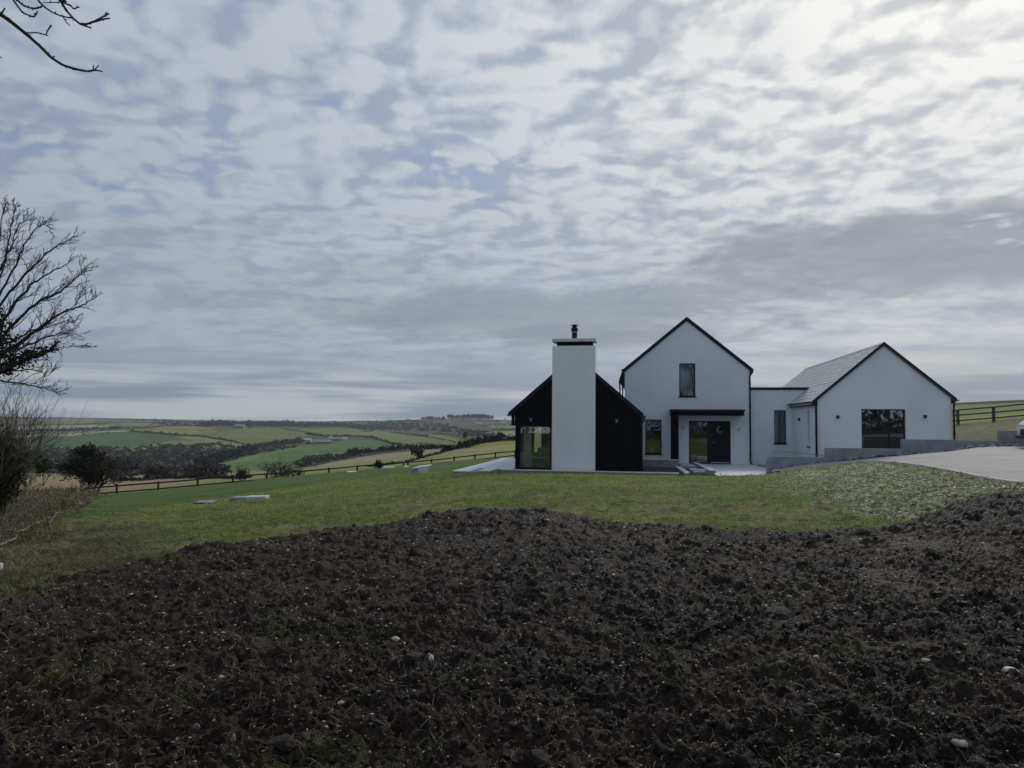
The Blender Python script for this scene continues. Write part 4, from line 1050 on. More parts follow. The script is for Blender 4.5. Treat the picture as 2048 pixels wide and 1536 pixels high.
# ================================================================== VEGETATION TOOLS
class CB(Buf):
    def __init__(s): super().__init__(); s.c=[]
    def addc(s,v,q,c): s.addq(v,q); s.c.append(np.broadcast_to(np.asarray(c,float),(len(v),3)))
    def cmesh(s,name,smooth=False,off=None):
        me=s.mesh(name,smooth,off); setcol(me,np.concatenate(s.c)); return me
def leafv(C_,size,r_,elong=1.6,tri=False,up=None):
    n_=len(C_); d=r_.normal(size=(n_,3)); 
    if up is not None: d=d*(1-up)+up*np.array((0,0,1.))*r_.normal(1,.3,(n_,1))
    d/=np.linalg.norm(d,axis=1,keepdims=True); e=np.cross(d,r_.normal(size=(n_,3))); e/=np.linalg.norm(e,axis=1,keepdims=True)+1e-9
    sz=np.broadcast_to(np.asarray(size,float),(n_,))[:,None]*r_.uniform(.6,1.3,(n_,1))
    a=C_-d*sz*elong/2; b_=C_+e*sz/2; c=C_+d*sz*elong/2; f=C_-e*sz/2
    v=np.stack([a,b_,c,f],1).reshape(-1,3); q=np.arange(n_*4).reshape(-1,4); return v,q
def crown_pts(c,rad,n_,r_,shell=.55,flat=0.0):
    d=r_.normal(size=(n_,3)); d/=np.linalg.norm(d,axis=1,keepdims=True); 
    if flat: d[:,2]=np.abs(d[:,2])*(1-flat)+d[:,2]*flat
    rr=r_.uniform(shell,1,(n_,1))**.6
    w_=1+.22*np.sin(d[:,:1]*5+c[0]*7)+.18*np.sin(d[:,1:2]*6+d[:,2:3]*4+c[1]*5)
    return np.asarray(c)+d*rr*w_*np.asarray(rad)
m_leafattr=mat('foliage',(0,0,0),.8,attr=True,nscale=3,vary=.25,spec=.2,island=.35)
m_farleaf=mat('far_foliage',(0,0,0),.9,attr=True,nscale=.2,vary=.2,spec=.05,island=.3)
m_bark=mat('dark_bark',(.030,.026,.022),.9,(.055,.05,.043),9,.6,40,.2)
m_twig=mat('twig',(.030,.024,.021),.85,(.055,.045,.036),2)
m_pale=mat('pale_dead_wood',(.26,.27,.25),.85,(.16,.16,.14),5,.6,30,.2)
def grow(b,p,d,l,r0,depth,r_,bias=(0,0,.12),sides=4,kids=5,wig=.12,ratio=.58,minr=.0025,tips=None,spreadk=.75):
    n_=6 if depth>1 else 4; path=[p]; dd=np.array(d,float); dd/=np.linalg.norm(dd)
    for i in range(n_):
        dd=dd+r_.normal(0,wig,3)+np.array(bias)*(.5+.5*i/n_); dd/=np.linalg.norm(dd); path.append(path[-1]+dd*l/n_)
    path=np.array(path); rad=np.linspace(r0,max(r0*.42,minr),n_+1)
    b.tube(path,rad,sides if depth>1 else 3,False)
    if tips is not None: tips.append(path[-1])
    if depth<=0: return
    for k in range(kids):
        t=r_.uniform(.25,1.0) if k else 1.0; i=min(int(t*n_),n_-1); q_=path[i]+(path[i+1]-path[i])*(t*n_-i)
        ax=path[i+1]-path[i]; ax/=np.linalg.norm(ax); s_=r_.normal(size=3); s_-=s_@ax*ax; s_/=np.linalg.norm(s_)
        nd=ax+s_*r_.uniform(.35,1.0)*spreadk*(1 if k else .35)
        grow(b,q_,nd,l*ratio*r_.uniform(.7,1.2),max(np.interp(t,[0,1],[rad[0],rad[-1]])*.62,minr),depth-1,r_,bias,sides,kids,wig*1.1,ratio,minr,tips,spreadk)

# ---- leafless ivy clad tree at the left edge
TD=12.5
def tp(px,py,D=TD): return atD(px,py,D)
r_=np.random.default_rng(21)
gz0=float(base(tp(-95,900)[0],TD))
bt=empty('bare_tree',(tp(-95,900)[0],TD,gz0)); lab(bt,'leafless wind bent tree with dark ivy on its limbs at the left edge','tree')
off=np.array(bt.location)
b=Buf(); tk=[tp(-95,1060),tp(-90,960),tp(-75,860),tp(-60,780),tp(-50,700),tp(-30,600)]; tk[0][2]=gz0-.3
b.tube(tk,[.20,.17,.15,.13,.10,.06],9); link('trunk',b.mesh('trunk',True,off),bt,m_bark)
limbs=[([(-60,770),(0,745),(40,722),(75,708),(100,700),(118,683)],.050,.016),
 ([(-50,745),(0,742),(50,740),(85,742)],.02,.006),
 ([(70,697),(110,694),(145,693),(178,691)],.010,.0035),
 ([(-55,735),(20,700),(60,670),(100,640),(130,622),(160,612),(182,603),(195,592)],.035,.004),
 ([(130,622),(150,612),(160,590),(168,575)],.008,.003),
 ([(-50,715),(0,680),(40,635),(80,600),(120,585),(150,558),(165,545),(185,540)],.032,.004),
 ([(-50,690),(0,650),(30,605),(60,570),(90,550),(130,530),(150,515)],.028,.004),
 ([(-48,680),(0,610),(40,560),(70,530),(100,500),(130,483),(152,472)],.026,.0035),
 ([(-45,650),(0,590),(20,550),(40,510),(60,470),(85,445),(110,460)],.024,.0035),
 ([(-40,640),(0,540),(20,500),(35,450),(55,440)],.022,.0035),
 ([(-30,620),(-10,520),(0,470),(5,430),(12,402)],.02,.0035),
 ([(-35,620),(0,560),(15,500),(25,440),(30,415)],.02,.0035),
 ([(-55,765),(0,762),(50,768),(80,775),(105,783),(125,793)],.018,.004),
 ([(80,765),(90,755),(105,742),(110,735)],.006,.003),
 ([(-50,700),(10,690),(60,660),(100,655),(135,640),(160,655)],.02,.003),
 ([(-50,720),(30,700),(80,680),(120,665),(150,668),(168,673)],.02,.003)]
lb=Buf(); tb=Buf()
for path,ra,rb_ in limbs:
    P3=np.array([tp(x,y,TD+.25*math.sin(i*1.3+ra*200)+r_.normal(0,.06)) for i,(x,y) in enumerate(path)])
    k_=len(P3); tt=np.linspace(0,1,k_); fine_=np.linspace(0,1,(k_-1)*4+1)
    Q=np.stack([np.interp(fine_,tt,P3[:,a]) for a in range(3)],1); Q[1:-1]=(Q[:-2]+Q[1:-1]*2+Q[2:])/4; Q+=r_.normal(0,.008,Q.shape)
    rad=np.linspace(ra,rb_,len(Q)); (lb).tube(Q,rad,6,False)
    L_=np.linalg.norm(Q[-1]-Q[0])
    for k in range(int(6+L_*8)):
        t=r_.uniform(.2,1); i=min(int(t*(len(Q)-1)),len(Q)-2); ax=Q[i+1]-Q[i]; ax/=np.linalg.norm(ax)
        s_=r_.normal(size=3); s_[1]*=.8; s_-=s_@ax*ax; s_/=np.linalg.norm(s_)
        nd=ax*.9+s_*r_.uniform(.3,.8)+np.array((.1,0,.28))
        grow(tb,Q[i],nd,r_.uniform(.16,.50)*(1.1-t*.75),max(rad[i]*.45,.0040),2 if (ra>.015 and k%2) else 1,r_,(.05,0,.10),4,3,.19,.55,.0034)
link('limb',lb.mesh('limb',True,off),bt,m_bark); link('twigs',tb.mesh('twigs',False,off),bt,m_twig)
b=CB()
for (x,y,rx,ry,n_) in ((-10,650,28,45,520),(5,690,30,32,420),(30,722,34,15,330),(65,708,26,10,190),(0,740,42,12,300),(-40,700,40,60,500),(100,698,12,7,60)):
    c=tp(x,y); pt=crown_pts(c,(rx/1480*TD,.28,ry/1480*TD),n_,r_,.2); v,q=leafv(pt,.045,r_,1.1); b.addc(v,q,np.repeat(lerp((.010,.018,.008),(.028,.042,.016),r_.random(n_)),4,0))
link('ivy',b.cmesh('ivy',False,off),bt,m_leafattr)

# ---- branches hanging into the top left corner, with the tree they grow from
OD=4.0; r_=np.random.default_rng(5)
ot=empty('overhanging_tree',(-4.9,4.4,float(base(-4.9,4.4)))); lab(ot,'bare budded branches hanging into the top left corner of the sky','tree'); off=np.array(ot.location)
b=Buf(); b.tube([(-4.9,4.4,off[2]-.3),(-4.85,4.4,2),(-4.9,4.35,4.5),(-4.7,4.3,6.2),(-4.4,4.2,7.6)],[.22,.18,.15,.11,.06],10); link('trunk',b.mesh('trunk',True,off),ot,m_bark)
lim=Buf(); tw=Buf()
def pathpx(buf,pts_,ra,rb_,D=OD,knots=True,sub=4):
    P3=np.array([p if len(p)==3 and abs(p[0])<30 and isinstance(p,np.ndarray) else atD(p[0],p[1],D+.05*math.sin(i*1.1)) for i,p in enumerate(pts_)])
    k_=len(P3); fine_=np.linspace(0,1,(k_-1)*sub+1); tt=np.linspace(0,1,k_); Q=np.stack([np.interp(fine_,tt,P3[:,a]) for a in range(3)],1); Q[1:-1]=(Q[:-2]+Q[1:-1]*2+Q[2:])/4
    rad=np.linspace(ra,rb_,len(Q))
    if knots: rad=rad*(1+.22*r_.random(len(Q))*(r_.random(len(Q))>.5)); 
    buf.tube(Q,rad,6); 
    if knots:
        for i in range(2,len(Q)-1,3):
            s_=r_.normal(size=3); s_/=np.linalg.norm(s_); buf.tube([Q[i],Q[i]+s_*(rad[i]+.004),Q[i]+s_*(rad[i]+.009)],[.0035,.0032,.001],4)
    return Q
k=1/1480*OD
pathpx(lim,[np.array((-4.8,4.32,5.3)),np.array((-4.0,4.1,5.2)),(-200,-110),(-90,-30),(-40,5),(0,28),(15,38),(50,66),(82,94),(102,115),(125,130),(150,138),(175,143),(190,140),(205,143)],.015,.0036)
pathpx(lim,[np.array((-4.75,4.3,5.9)),np.array((-3.8,4.1,6.0)),(-150,-420),(0,-200),(70,-90),(105,-20),(122,3)],.028,.0075)
pathpx(lim,[(106,-14),(118,-5),(131,4)],.0125,.0095,knots=False)
for pth,a_,b2 in (([(122,3),(132,20),(148,38),(160,48),(175,48),(190,42),(207,33),(218,27)],.0062,.0045),([(172,49),(192,43),(207,38),(219,37)],.004,.0042),([(160,48),(172,52),(182,56)],.005,.0045),
   ([(125,5),(143,12),(146,18),(158,14)],.004,.0036),([(125,4),(105,5),(85,5)],.003,.002),([(40,-60),(70,-8),(80,5),(90,15),(105,25),(125,33),(148,37)],.006,.0035),([(126,34),(133,45),(140,51)],.003,.0025),
   ([(-10,-60),(30,-5),(45,10),(60,16),(72,17),(84,13)],.0055,.0045),([(-20,-60),(23,-5),(35,12),(45,25),(58,31),(67,34),(72,30),(75,23)],.005,.0042),([(-2,27),(5,24),(10,16)],.004,.0045),
   ([(54,66),(75,65),(96,71)],.004,.003),([(92,69),(97,58),(103,50)],.0032,.0045),([(186,141),(187,131)],.003,.003),([(190,140),(197,131)],.003,.003),([(102,116),(109,113)],.004,.004),([(-30,100),(-6,110),(3,116)],.004,.003),([(-100,-200),(0,-130),(40,-60)],.012,.006),([(-60,-120),(-10,-60)],.007,.0055),([(-90,-30),(-60,60),(-30,100)],.006,.004),([(207,33),(214,25),(213,30)],.003,.003)):
    pathpx(tw,pth,a_,b2)
link('limb',lim.mesh('limb',True,off),ot,m_bark); link('twigs',tw.mesh('twigs',True,off),ot,m_bark)

# ---- twiggy ivy bush at the left edge
def shrub(label,px,py,D,hpx,wpx,seed,cols,stems=26,leaves=900,leaf=.05,depth=2,twigm=None,name='shrub',lean=0.0,flat=1.0,cat='bush'):
    r_=np.random.default_rng(seed); o_=atD(px,py,D); zg=o_[2]; o_=np.array((o_[0],o_[1],zg))
    e=empty(name,tuple(o_)); lab(e,label,cat); H=hpx/F*D; Wd=wpx/F*D/2
    b=Buf()
    for k in range(stems):
        a=r_.uniform(0,6.28); p=o_+np.array((math.cos(a)*Wd*.45*r_.random(),math.sin(a)*Wd*.4*r_.random(),-.1)); d=np.array((math.cos(a)*Wd/H*r_.uniform(0,1.1)+lean,math.sin(a)*Wd/H*.8,1.0))
        grow(b,p,d,H*r_.uniform(.55,.8),H*.010,depth,r_,(lean*.1,0,.02),4,4,.12,.55,max(.0025,D/1480*.22))
    link('stems',b.mesh('stems',False,o_),e,twigm or m_twig)
    if leaves:
        b=CB()
        for (cx,cz,rx,rz_,n_,c0_,c1_) in cols:
            c=o_+np.array((cx*Wd,0,cz*H)); pt=crown_pts(c,(rx*Wd,min(rx*Wd,1.5+Wd*.5)*.8,rz_*H),int(n_*leaves),r_,.25); v,q=leafv(pt,leaf,r_,1.3); b.addc(v,q,np.repeat(lerp(c0_,c1_,r_.random(len(pt))**1.5),4,0))
        link('foliage',b.cmesh('foliage',False,o_),e,m_leafattr)
    return e
ivy0,ivy1=(.010,.018,.007),(.055,.075,.022); brn0,brn1=(.030,.022,.015),(.10,.08,.05)
m_paletwig=mat('pale_twig',(.10,.085,.065),.85,(.17,.15,.12),2)
shrub('dense twiggy ivy covered bush at the left edge below the bare tree',-35,1040,12.2,235,170,31,[(0,.45,.8,.36,1.5,ivy0,(.03,.045,.015)),(.2,.30,.55,.22,.6,ivy0,ivy1),(.0,.5,.85,.38,.8,brn0,brn1)],110,3400,.042,2,m_paletwig,'ivy_bush')
shrub('small bright green ivy tuft beside the large twiggy bush',84,960,12.0,46,34,32,[(0,.62,1,.4,1,(.03,.05,.012),(.09,.12,.03))],6,330,.035,1,name='ivy_tuft')
shrub('thin leafless sapling in front of the tan field',55,984,24,46,50,33,[],7,0,.05,2,name='sapling',cat='sapling')
shrub('pale stalks of dry scrub beside the first fence post',150,994,40,30,40,34,[(0,.3,1,.35,.4,brn0,brn1)],16,200,.1,1,m_paletwig,'scrub')
# dark hawthorn with ivy crown by the fence end
r_=np.random.default_rng(44); D0=50; h0=atD(183,974,D0); e=empty('hawthorn_tree',tuple(h0)); lab(e,'dark rounded evergreen hawthorn leaning right behind the end of the fence','tree')
b=Buf()
for dx in (-.25,.1,.4):
    grow(b,h0+np.array((dx,0,-.4)),(dx*.5,0,1),1.45,.09,3,r_,(.05,0,.03),5,4,.14,.62,.010)
link('trunk',b.mesh('trunk',False,h0),e,m_bark); b=CB()
for (x,y,rx,ry,n_,c0_,c1_) in ((172,903,27,14,1500,(.007,.012,.006),(.03,.042,.018)),(160,924,30,13,1300,(.010,.016,.008),(.05,.058,.024)),(165,940,48,22,3200,(.005,.008,.005),(.022,.030,.014)),(182,958,24,16,1100,(.005,.008,.005),(.02,.025,.012)),(128,936,14,12,250,(.010,.014,.008),(.03,.04,.02)),(196,914,18,14,600,(.010,.014,.007),(.05,.05,.024)),(215,935,28,26,1100,(.030,.026,.018),(.075,.062,.042)),(232,955,16,14,380,(.030,.026,.020),(.07,.06,.045)),(205,950,16,20,500,(.02,.018,.012),(.06,.05,.03))):
    c=atD(x,y,D0); pt=crown_pts(c,(rx/F*D0,ry/F*D0*1.5,ry/F*D0),n_,r_,.15); v,q=leafv(pt,.085,r_,1.4); b.addc(v,q,np.repeat(lerp(c0_,c1_,r_.random(n_)**1.6),4,0))
link('crown',b.cmesh('crown',False,h0),e,m_leafattr)
# small trees and bushes beyond the fence
def place(px,py,Dmin=66): h=hit(px,py,Dmin); return h[1]
for (lb_,px,py,hp,wp,sd_,cols,st_,lv,lf,nm,Dm) in (
 ('leafless tree with spreading crown standing in the dark scrub beyond the fence',252,953,36,50,51,[(0,.6,1,.4,1,(.045,.042,.040),(.09,.085,.08))],8,260,.35,'bare_tree',90),
 ('wide round purplish bush right of the leafless tree beyond the fence',316,956,28,66,52,[(0,.45,1,.45,1,(.04,.04,.042),(.085,.08,.075))],14,900,.30,'shrub',90),
 ('pale brown dome shaped bush behind the fourth fence post',415,955,30,90,53,[(0,.45,1,.45,1,(.045,.040,.040),(.095,.085,.075))],14,1300,.30,'shrub',80),
 ('small dark ivy covered bare bush alone against the green field',483,962,30,26,54,[(0,.45,.8,.35,1,(.012,.018,.010),(.04,.05,.025))],12,420,.16,'shrub',60),
 ('broad brown leafless thicket behind the middle of the fence',565,957,36,84,55,[(0,.45,1,.42,1,(.055,.047,.04),(.12,.10,.08)),(.5,.3,.6,.3,.3,(.03,.032,.024),(.07,.065,.045))],22,650,.17,'thicket',62),
 ('small dark round bush at the corner of the ploughed field',757,938,18,15,56,[(0,.5,1,.5,1,(.018,.018,.014),(.045,.045,.03))],9,420,.16,'shrub',55),
 ('lone leafless tree standing at the upper edge of the ploughed field',836,919,24,24,57,[(0,.65,1,.35,1,(.03,.028,.026),(.06,.055,.05))],5,240,.28,'bare_tree',90)):
    D=place(px,py,Dm); shrub(lb_,px,py,D,hp,wp,sd_,cols,st_,lv,lf*D/100,2 if D<200 else 1,None,nm,cat='tree' if nm=='bare_tree' else 'bush')

# ---- bramble bank
r_=np.random.default_rng(61); b=Buf(); lf=CB()
for k in range(950):
    px=r_.uniform(-60,168); t=r_.random(); ylo=1088-px*.50+r_.normal(0,6); yhi=975+abs(px-90)*.06; py=yhi+10+(ylo-yhi-10)*t
    if px>150 and py>1000: continue
    h=hit(px,py,8); hgt=r_.uniform(.15,.45)*(1 if h[1]<22 else .9); a=r_.uniform(0,6.28); d=np.array((math.cos(a),math.sin(a)))*hgt*r_.uniform(.6,1.6)
    p=h.copy(); P3=[p+(0,0,-.05),p+(d[0]*.25,d[1]*.25,hgt*.75),p+(d[0]*.6,d[1]*.6,hgt),p+(d[0],d[1],hgt*r_.uniform(.3,.8))]
    s_=max(.0035,h[1]/1480*.35); b.tube(np.array(P3)+r_.normal(0,.03,(4,3)),[s_*1.3,s_,s_,s_*.6],3,False)
    n_=38; pt=p+r_.normal(0,1,(n_,3))*np.array((.28,.32,.10))*(h[1]/15)**.5+(0,0,hgt*.25); v,q=leafv(pt,.0085*(h[1]/14)**.9,r_,17.0); 
    g_=r_.random(n_); cc=lerp((.07,.05,.028),(.42,.33,.19),g_**1.1); cc[r_.random(n_)<.3]=(.04,.05,.022); lf.addc(v,q,np.repeat(cc,4,0))
lab(link('bramble_stems',b.mesh('bramble_stems'),None,m_paletwig),'tangled pale bramble stems on the left bank','brambles',kind='stuff')
lab(link('dry_undergrowth',lf.cmesh('dry_undergrowth'),None,m_leafattr),'dry brown undergrowth covering the left bank','undergrowth',kind='stuff')
def log(label,pxs,r0,r1,lift=.04,Dm=7,name='fallen_branch',m=m_pale,cat='branch'):
    P3=np.array([hit(x,y,Dm) for x,y in pxs]); P3[:,2]+=lift; k_=len(P3); tt=np.linspace(0,1,k_); fi=np.linspace(0,1,(k_-1)*5+1); Q=np.stack([np.interp(fi,tt,P3[:,a]) for a in range(3)],1)
    for _ in range(2): Q[1:-1]=(Q[:-2]+Q[1:-1]*2+Q[2:])/4
    o_=Q.mean(0); sz=np.linspace(r0,r1,len(Q))/F*Q[:,1]; b=Buf().tube(Q+rng.normal(0,.004,Q.shape),sz*(1+rng.normal(0,.08,len(Q))),8)
    o=link(name,b.mesh(name,True,o_),None,m); o.location=o_; lab(o,label,cat); return o
log('long pale winding branch lying up the slope towards the first fence post',[(97,1052),(104,1043),(112,1033),(122,1028),(134,1026),(142,1019),(154,1017),(158,1011),(168,1009),(174,1004),(180,1005)],2.4,1.0)
log('pale grey forked branch in front of the brambles',[(30,1077),(48,1072),(60,1063),(72,1056),(90,1055)],1.6,1.4,.10)
log('thin pale branch meeting the forked one among the brambles',[(-10,1054),(18,1059),(35,1064),(48,1071)],1.2,1.0,.12)
log('short pale branch rising above the forked one',[(18,1058),(40,1056),(50,1054),(64,1046)],1.0,.7,.16)
log('thick pale branch end lying at the left edge of the bank',[(-20,1108),(5,1097),(18,1090),(32,1085),(30,1078)],2.0,1.6,.06)
log('thin pale branch crossing the bank at the left edge',[(-20,1080),(5,1085),(22,1091)],1.1,.9,.08)
log('dark twig lying on the lawn near the soil edge',[(1668,1051),(1682,1046),(1690,1043),(1684,1036),(1680,1033)],.45,.3,.05,8,'twig',m_twig,'twig')
log('second dark twig arching on the lawn right of the first',[(1698,1047),(1710,1042),(1722,1040),(1730,1048)],.4,.3,.05,8,'twig',m_twig,'twig')
# short ragged hedge and trees behind the viewpoint, seen only as reflections in the windows
r_=np.random.default_rng(71); b=CB(); o_=np.array((4,-14,.4))
for k in range(90):
    x=r_.uniform(-22,30); c=np.array((x,-14+r_.normal(0,1.2),r_.uniform(.8,3.4))); pt=crown_pts(c,(1.6,1.2,1.2),70,r_,.2); v,q=leafv(pt,.28,r_,1.4); b.addc(v,q,np.repeat(lerp((.015,.02,.01),(.05,.055,.025),r_.random(70)),4,0))
hd=empty('tall_hedge',tuple(o_)); lab(hd,'tall ragged hedge behind the viewpoint, reflected dark in the windows','hedge'); link('foliage',b.cmesh('foliage',False,o_),hd,m_leafattr)
for k,(x,h_) in enumerate(((2.6,11.),(-7,8.),(17,8.5))):
    b=Buf(); o_=np.array((x,-11.,.3)); grow(b,o_,(0,0,1),h_*.5,.20,5 if k==0 else 4,np.random.default_rng(80+k),(0,0,.05),5,4,.14,.62,.012); e=empty('reflected_tree',tuple(o_)); lab(e,['leafless tree behind the viewpoint mirrored in the upstairs window','leafless tree behind the viewpoint standing furthest left','leafless tree behind the viewpoint standing furthest right'][k],'tree'); link('branches',b.mesh('branches',False,o_),e,m_bark)

# ================================================================== FAR HEDGES, WOODS, TREES, BUILDINGS
def hedge(label,pl,hpx,c0_,c1_,seed,dens=1.0,name='hedgerow',irregular=.35,Dm=130,depthk=1.0):
    r_=np.random.default_rng(seed); pl=np.array(pl,float); d=np.concatenate([[0],np.cumsum(np.linalg.norm(np.diff(pl,axis=0),axis=1))]); n_=max(3,int(d[-1]/max(1.5,hpx*.32)*dens))
    b=CB(); o_=None
    for t in np.linspace(0,d[-1],n_):
        px=np.interp(t,d,pl[:,0])+r_.normal(0,.6);py=np.interp(t,d,pl[:,1])+r_.normal(0,.2); h=hit(px,py,Dm); s_=h[1]/F
        if o_ is None: o_=h.copy()
        hh=hpx*(1+irregular*r_.normal())*s_; hh=max(hh,.4*s_*hpx); wd=hh*.55+.8*s_
        nl=int(10+hpx*1.7); pt=crown_pts(h+(0,0,hh*.45),(wd,wd*1.0*depthk,hh*.5),nl,r_,.1); v,q=leafv(pt,max(hh*.34,.9*s_),r_,1.3); b.addc(v,q,np.repeat(lerp(c0_,c1_,r_.random(nl)**1.5),4,0))
    o=link(name,b.cmesh(name,False,o_),None,m_farleaf); o.location=o_; lab(o,label,'hedge'); return o
dk0,dk1=(.012,.018,.013),(.038,.050,.030); gb0,gb1=(.028,.030,.026),(.07,.068,.055)
HS=[([(20,852),(100,851),(190,849),(240,850)],2.2,'hedge under the brown skyline field at far left'),
 ([(192,844.5),(250,845),(330,846)],1.6,'thin hedge below the skyline left of the village'),
 ([(0,837),(60,837),(130,837.5),(190,838),(240,839.5),(330,841.5)],1.8,'low hedge along the left skyline'),
 ([(60,864),(130,862),(190,860),(240,857)],4.5,'scrubby hedge between the pale fields at far left'),
 ([(238,857),(290,855),(340,853),(400,852)],2.6,'hedge below the distant village'),
 ([(60,876),(110,871),(150,866.5),(200,867),(262,864.5)],1.6,'thin hedge along the top of the dark green field'),
 ([(262,864),(300,867),(345,870.5),(400,875),(440,879.5),(470,886),(505,893)],3.6,'long dark hedge descending between the green fields'),
 ([(392,891),(410,890),(428,888.5)],3.5,'short dark hedge clump on the pale slope'),
 ([(434,887),(448,886)],2.8,'tiny dark bush pair on the pale slope'),
 ([(505,894),(540,888),(560,885),(600,881)],4.5,'dark hedge running towards the farm buildings'),
 ([(560,858),(590,861),(617,866)],2.0,'thin hedge above the farm on the right'),
 ([(612,870),(630,872),(660,874),(700,873)],4.2,'dark hedge right behind the farm buildings'),
 ([(396,863),(420,861.5),(436,859.5)],2.2,'short hedge left of the white house on the hill'),
 ([(700,874.5),(725,874.5),(745,877),(763,882),(778,888),(808,892)],4.0,'bold dark hedge curving down between the two bright fields'),
 ([(780,866),(833,871.5),(879,878.5),(911,885.5)],2.6,'hedge along the upper edge of the long green field'),
 ([(725,863.5),(742,864)],1.6,'small dark strip of bushes in the upper green field'),
 ([(838,889),(853,889.5)],3.2,'isolated dark bush clump in the pale green field'),
 ([(860,868),(895,869),(925,875),(932,880)],2.4,'hedge crossing the small fields near the farmhouse'),
 ([(985,861.5),(1030,860.5)],3.0,'dark hedge beside the black wing of the house in the distance'),
 ([(960,853),(1035,852)],2.4,'upper distant hedge seen just left of the house'),
 ([(995,870),(1012,874),(1030,879)],2.0,'hedge slanting down just left of the house'),
 ([(905,845),(940,844.5),(990,844)],2.2,'hedge in front of the ridge pines'),
 ([(842,841.8),(890,840.6),(930,840.2),(985,840.6)],2.6,'dark scrub line at the feet of the ridge pines'),
 ([(775,845.3),(800,844),(842,842)],3.6,'dark thicket on the skyline just left of the ridge pines')]
for k,(pl,h_,lb_) in enumerate(HS): hedge(lb_,pl,h_,dk0,dk1,100+k,1.15)
hedge('thick dark hedge along the top of the ploughed field',[(690,911),(735,906),(766,903),(808,899),(850,899),(884,897)],9,dk0,(.05,.058,.04),140,1.2)
hedge('dark bushy hedge along the upper edge of the near green field',[(1030,881),(1000,882.5),(975,885),(955,889),(938,893),(918,898),(900,902),(884,906)],10,(.010,.014,.010),(.04,.045,.028),141,1.5)
hedge('low brown hedge between the ploughed field and the near green field',[(884,907),(862,912),(840,918),(815,925),(790,932),(765,939),(735,944)],4.5,(.035,.028,.022),(.085,.07,.055),142,1.4,Dm=75)
hedge('brown scrubby hedge behind the left half of the long fence',[(236,963),(280,962),(330,958),(400,957),(450,958),(500,960)],8,(.030,.026,.024),(.08,.07,.058),143,1.2,Dm=66)
def wood(label,poly,N,s0,s1,c0_,c1_,seed,leaves=16,name='woodland',Dm=120,asp=.8):
    r_=np.random.default_rng(seed); poly=np.array(poly,float); lo_,hi_=poly.min(0),poly.max(0); b=CB(); o_=None; k=0
    while k<N:
        p=r_.uniform(lo_,hi_)
        if not inpoly(np.array([p[0]]),np.array([p[1]]),poly)[0]: continue
        k+=1; h=hit(p[0],p[1],Dm); s_=r_.uniform(s0,s1)/F*h[1]
        if o_ is None: o_=h.copy()
        ck=lerp(c0_,c1_,np.array([r_.random()]))[0]; 
        if r_.random()<.25: ck=ck*np.array((1.3,1.1,1.0))
        pt=crown_pts(h+(0,0,s_*.45*asp),(s_*.5,s_*.5,s_*.5*asp),int(leaves*1.3),r_,.2,.4); v,q=leafv(pt,s_*.24,r_,1.2); b.addc(v,q,np.repeat(ck*1.15*r_.uniform(.8,1.2,(int(leaves*1.3),1)),4,0))
    o=link(name,b.cmesh(name,False,o_),None,m_farleaf); o.location=o_; lab(o,label,'woodland',kind='stuff'); return o
wood('dark wooded valley floor left of the bright green field',[(-40,910),(75,904),(190,899),(262,901),(300,894),(350,894),(430,891),(500,896),(560,893),(625,890),(575,903),(500,914),(430,932),(430,950),(330,955),(240,960),(160,948),(60,944),(-40,944)],1500,7,14,(.026,.034,.028),(.075,.068,.054),201)
wood('deep green conifer wood at the valley bottom',[(385,925),(430,915),(500,900),(520,904),(470,920),(430,932),(400,938)],110,12,17,(.007,.014,.014),(.016,.026,.022),202,22)
wood('brown scrub between the bright field and the ploughed field',[(585,930),(612,916),(662,912),(720,910),(745,907),(720,915),(645,927),(602,938)],260,6,10,(.036,.034,.028),(.085,.072,.058),203)
wood('band of distant trees along the hilltop behind the white house',[(395,853),(410,848),(480,849),(560,850),(640,852),(720,855),(720,858),(640,857),(560,856.5),(500,856),(440,856),(395,857)],360,9,14,(.022,.026,.024),(.052,.050,.046),204)
wood('trees round the distant village on the left skyline',[(300,853),(305,847),(350,845),(400,847),(400,852),(340,853)],110,4,7,(.02,.026,.02),(.05,.055,.04),205,12)
wood('mottled brown woods on the far slope below the ridge pines',[(700,860),(702,853),(760,848),(830,846),(900,852),(930,862),(1000,868),(1005,874),(955,878),(900,868),(840,865),(780,863),(740,864)],560,5,9,(.026,.028,.024),(.062,.055,.046),206,14)
wood('scrub in the valley field behind the leafless trees',[(90,873),(110,866),(190,862),(240,861),(190,866),(140,868)],70,3,5,(.03,.034,.028),(.07,.07,.055),207,10)
wood('dark trees at the foot of the far fields',[(425,896),(500,896),(560,888),(610,884),(600,889),(530,896),(470,899)],150,5,9,(.014,.02,.015),(.045,.045,.035),208)
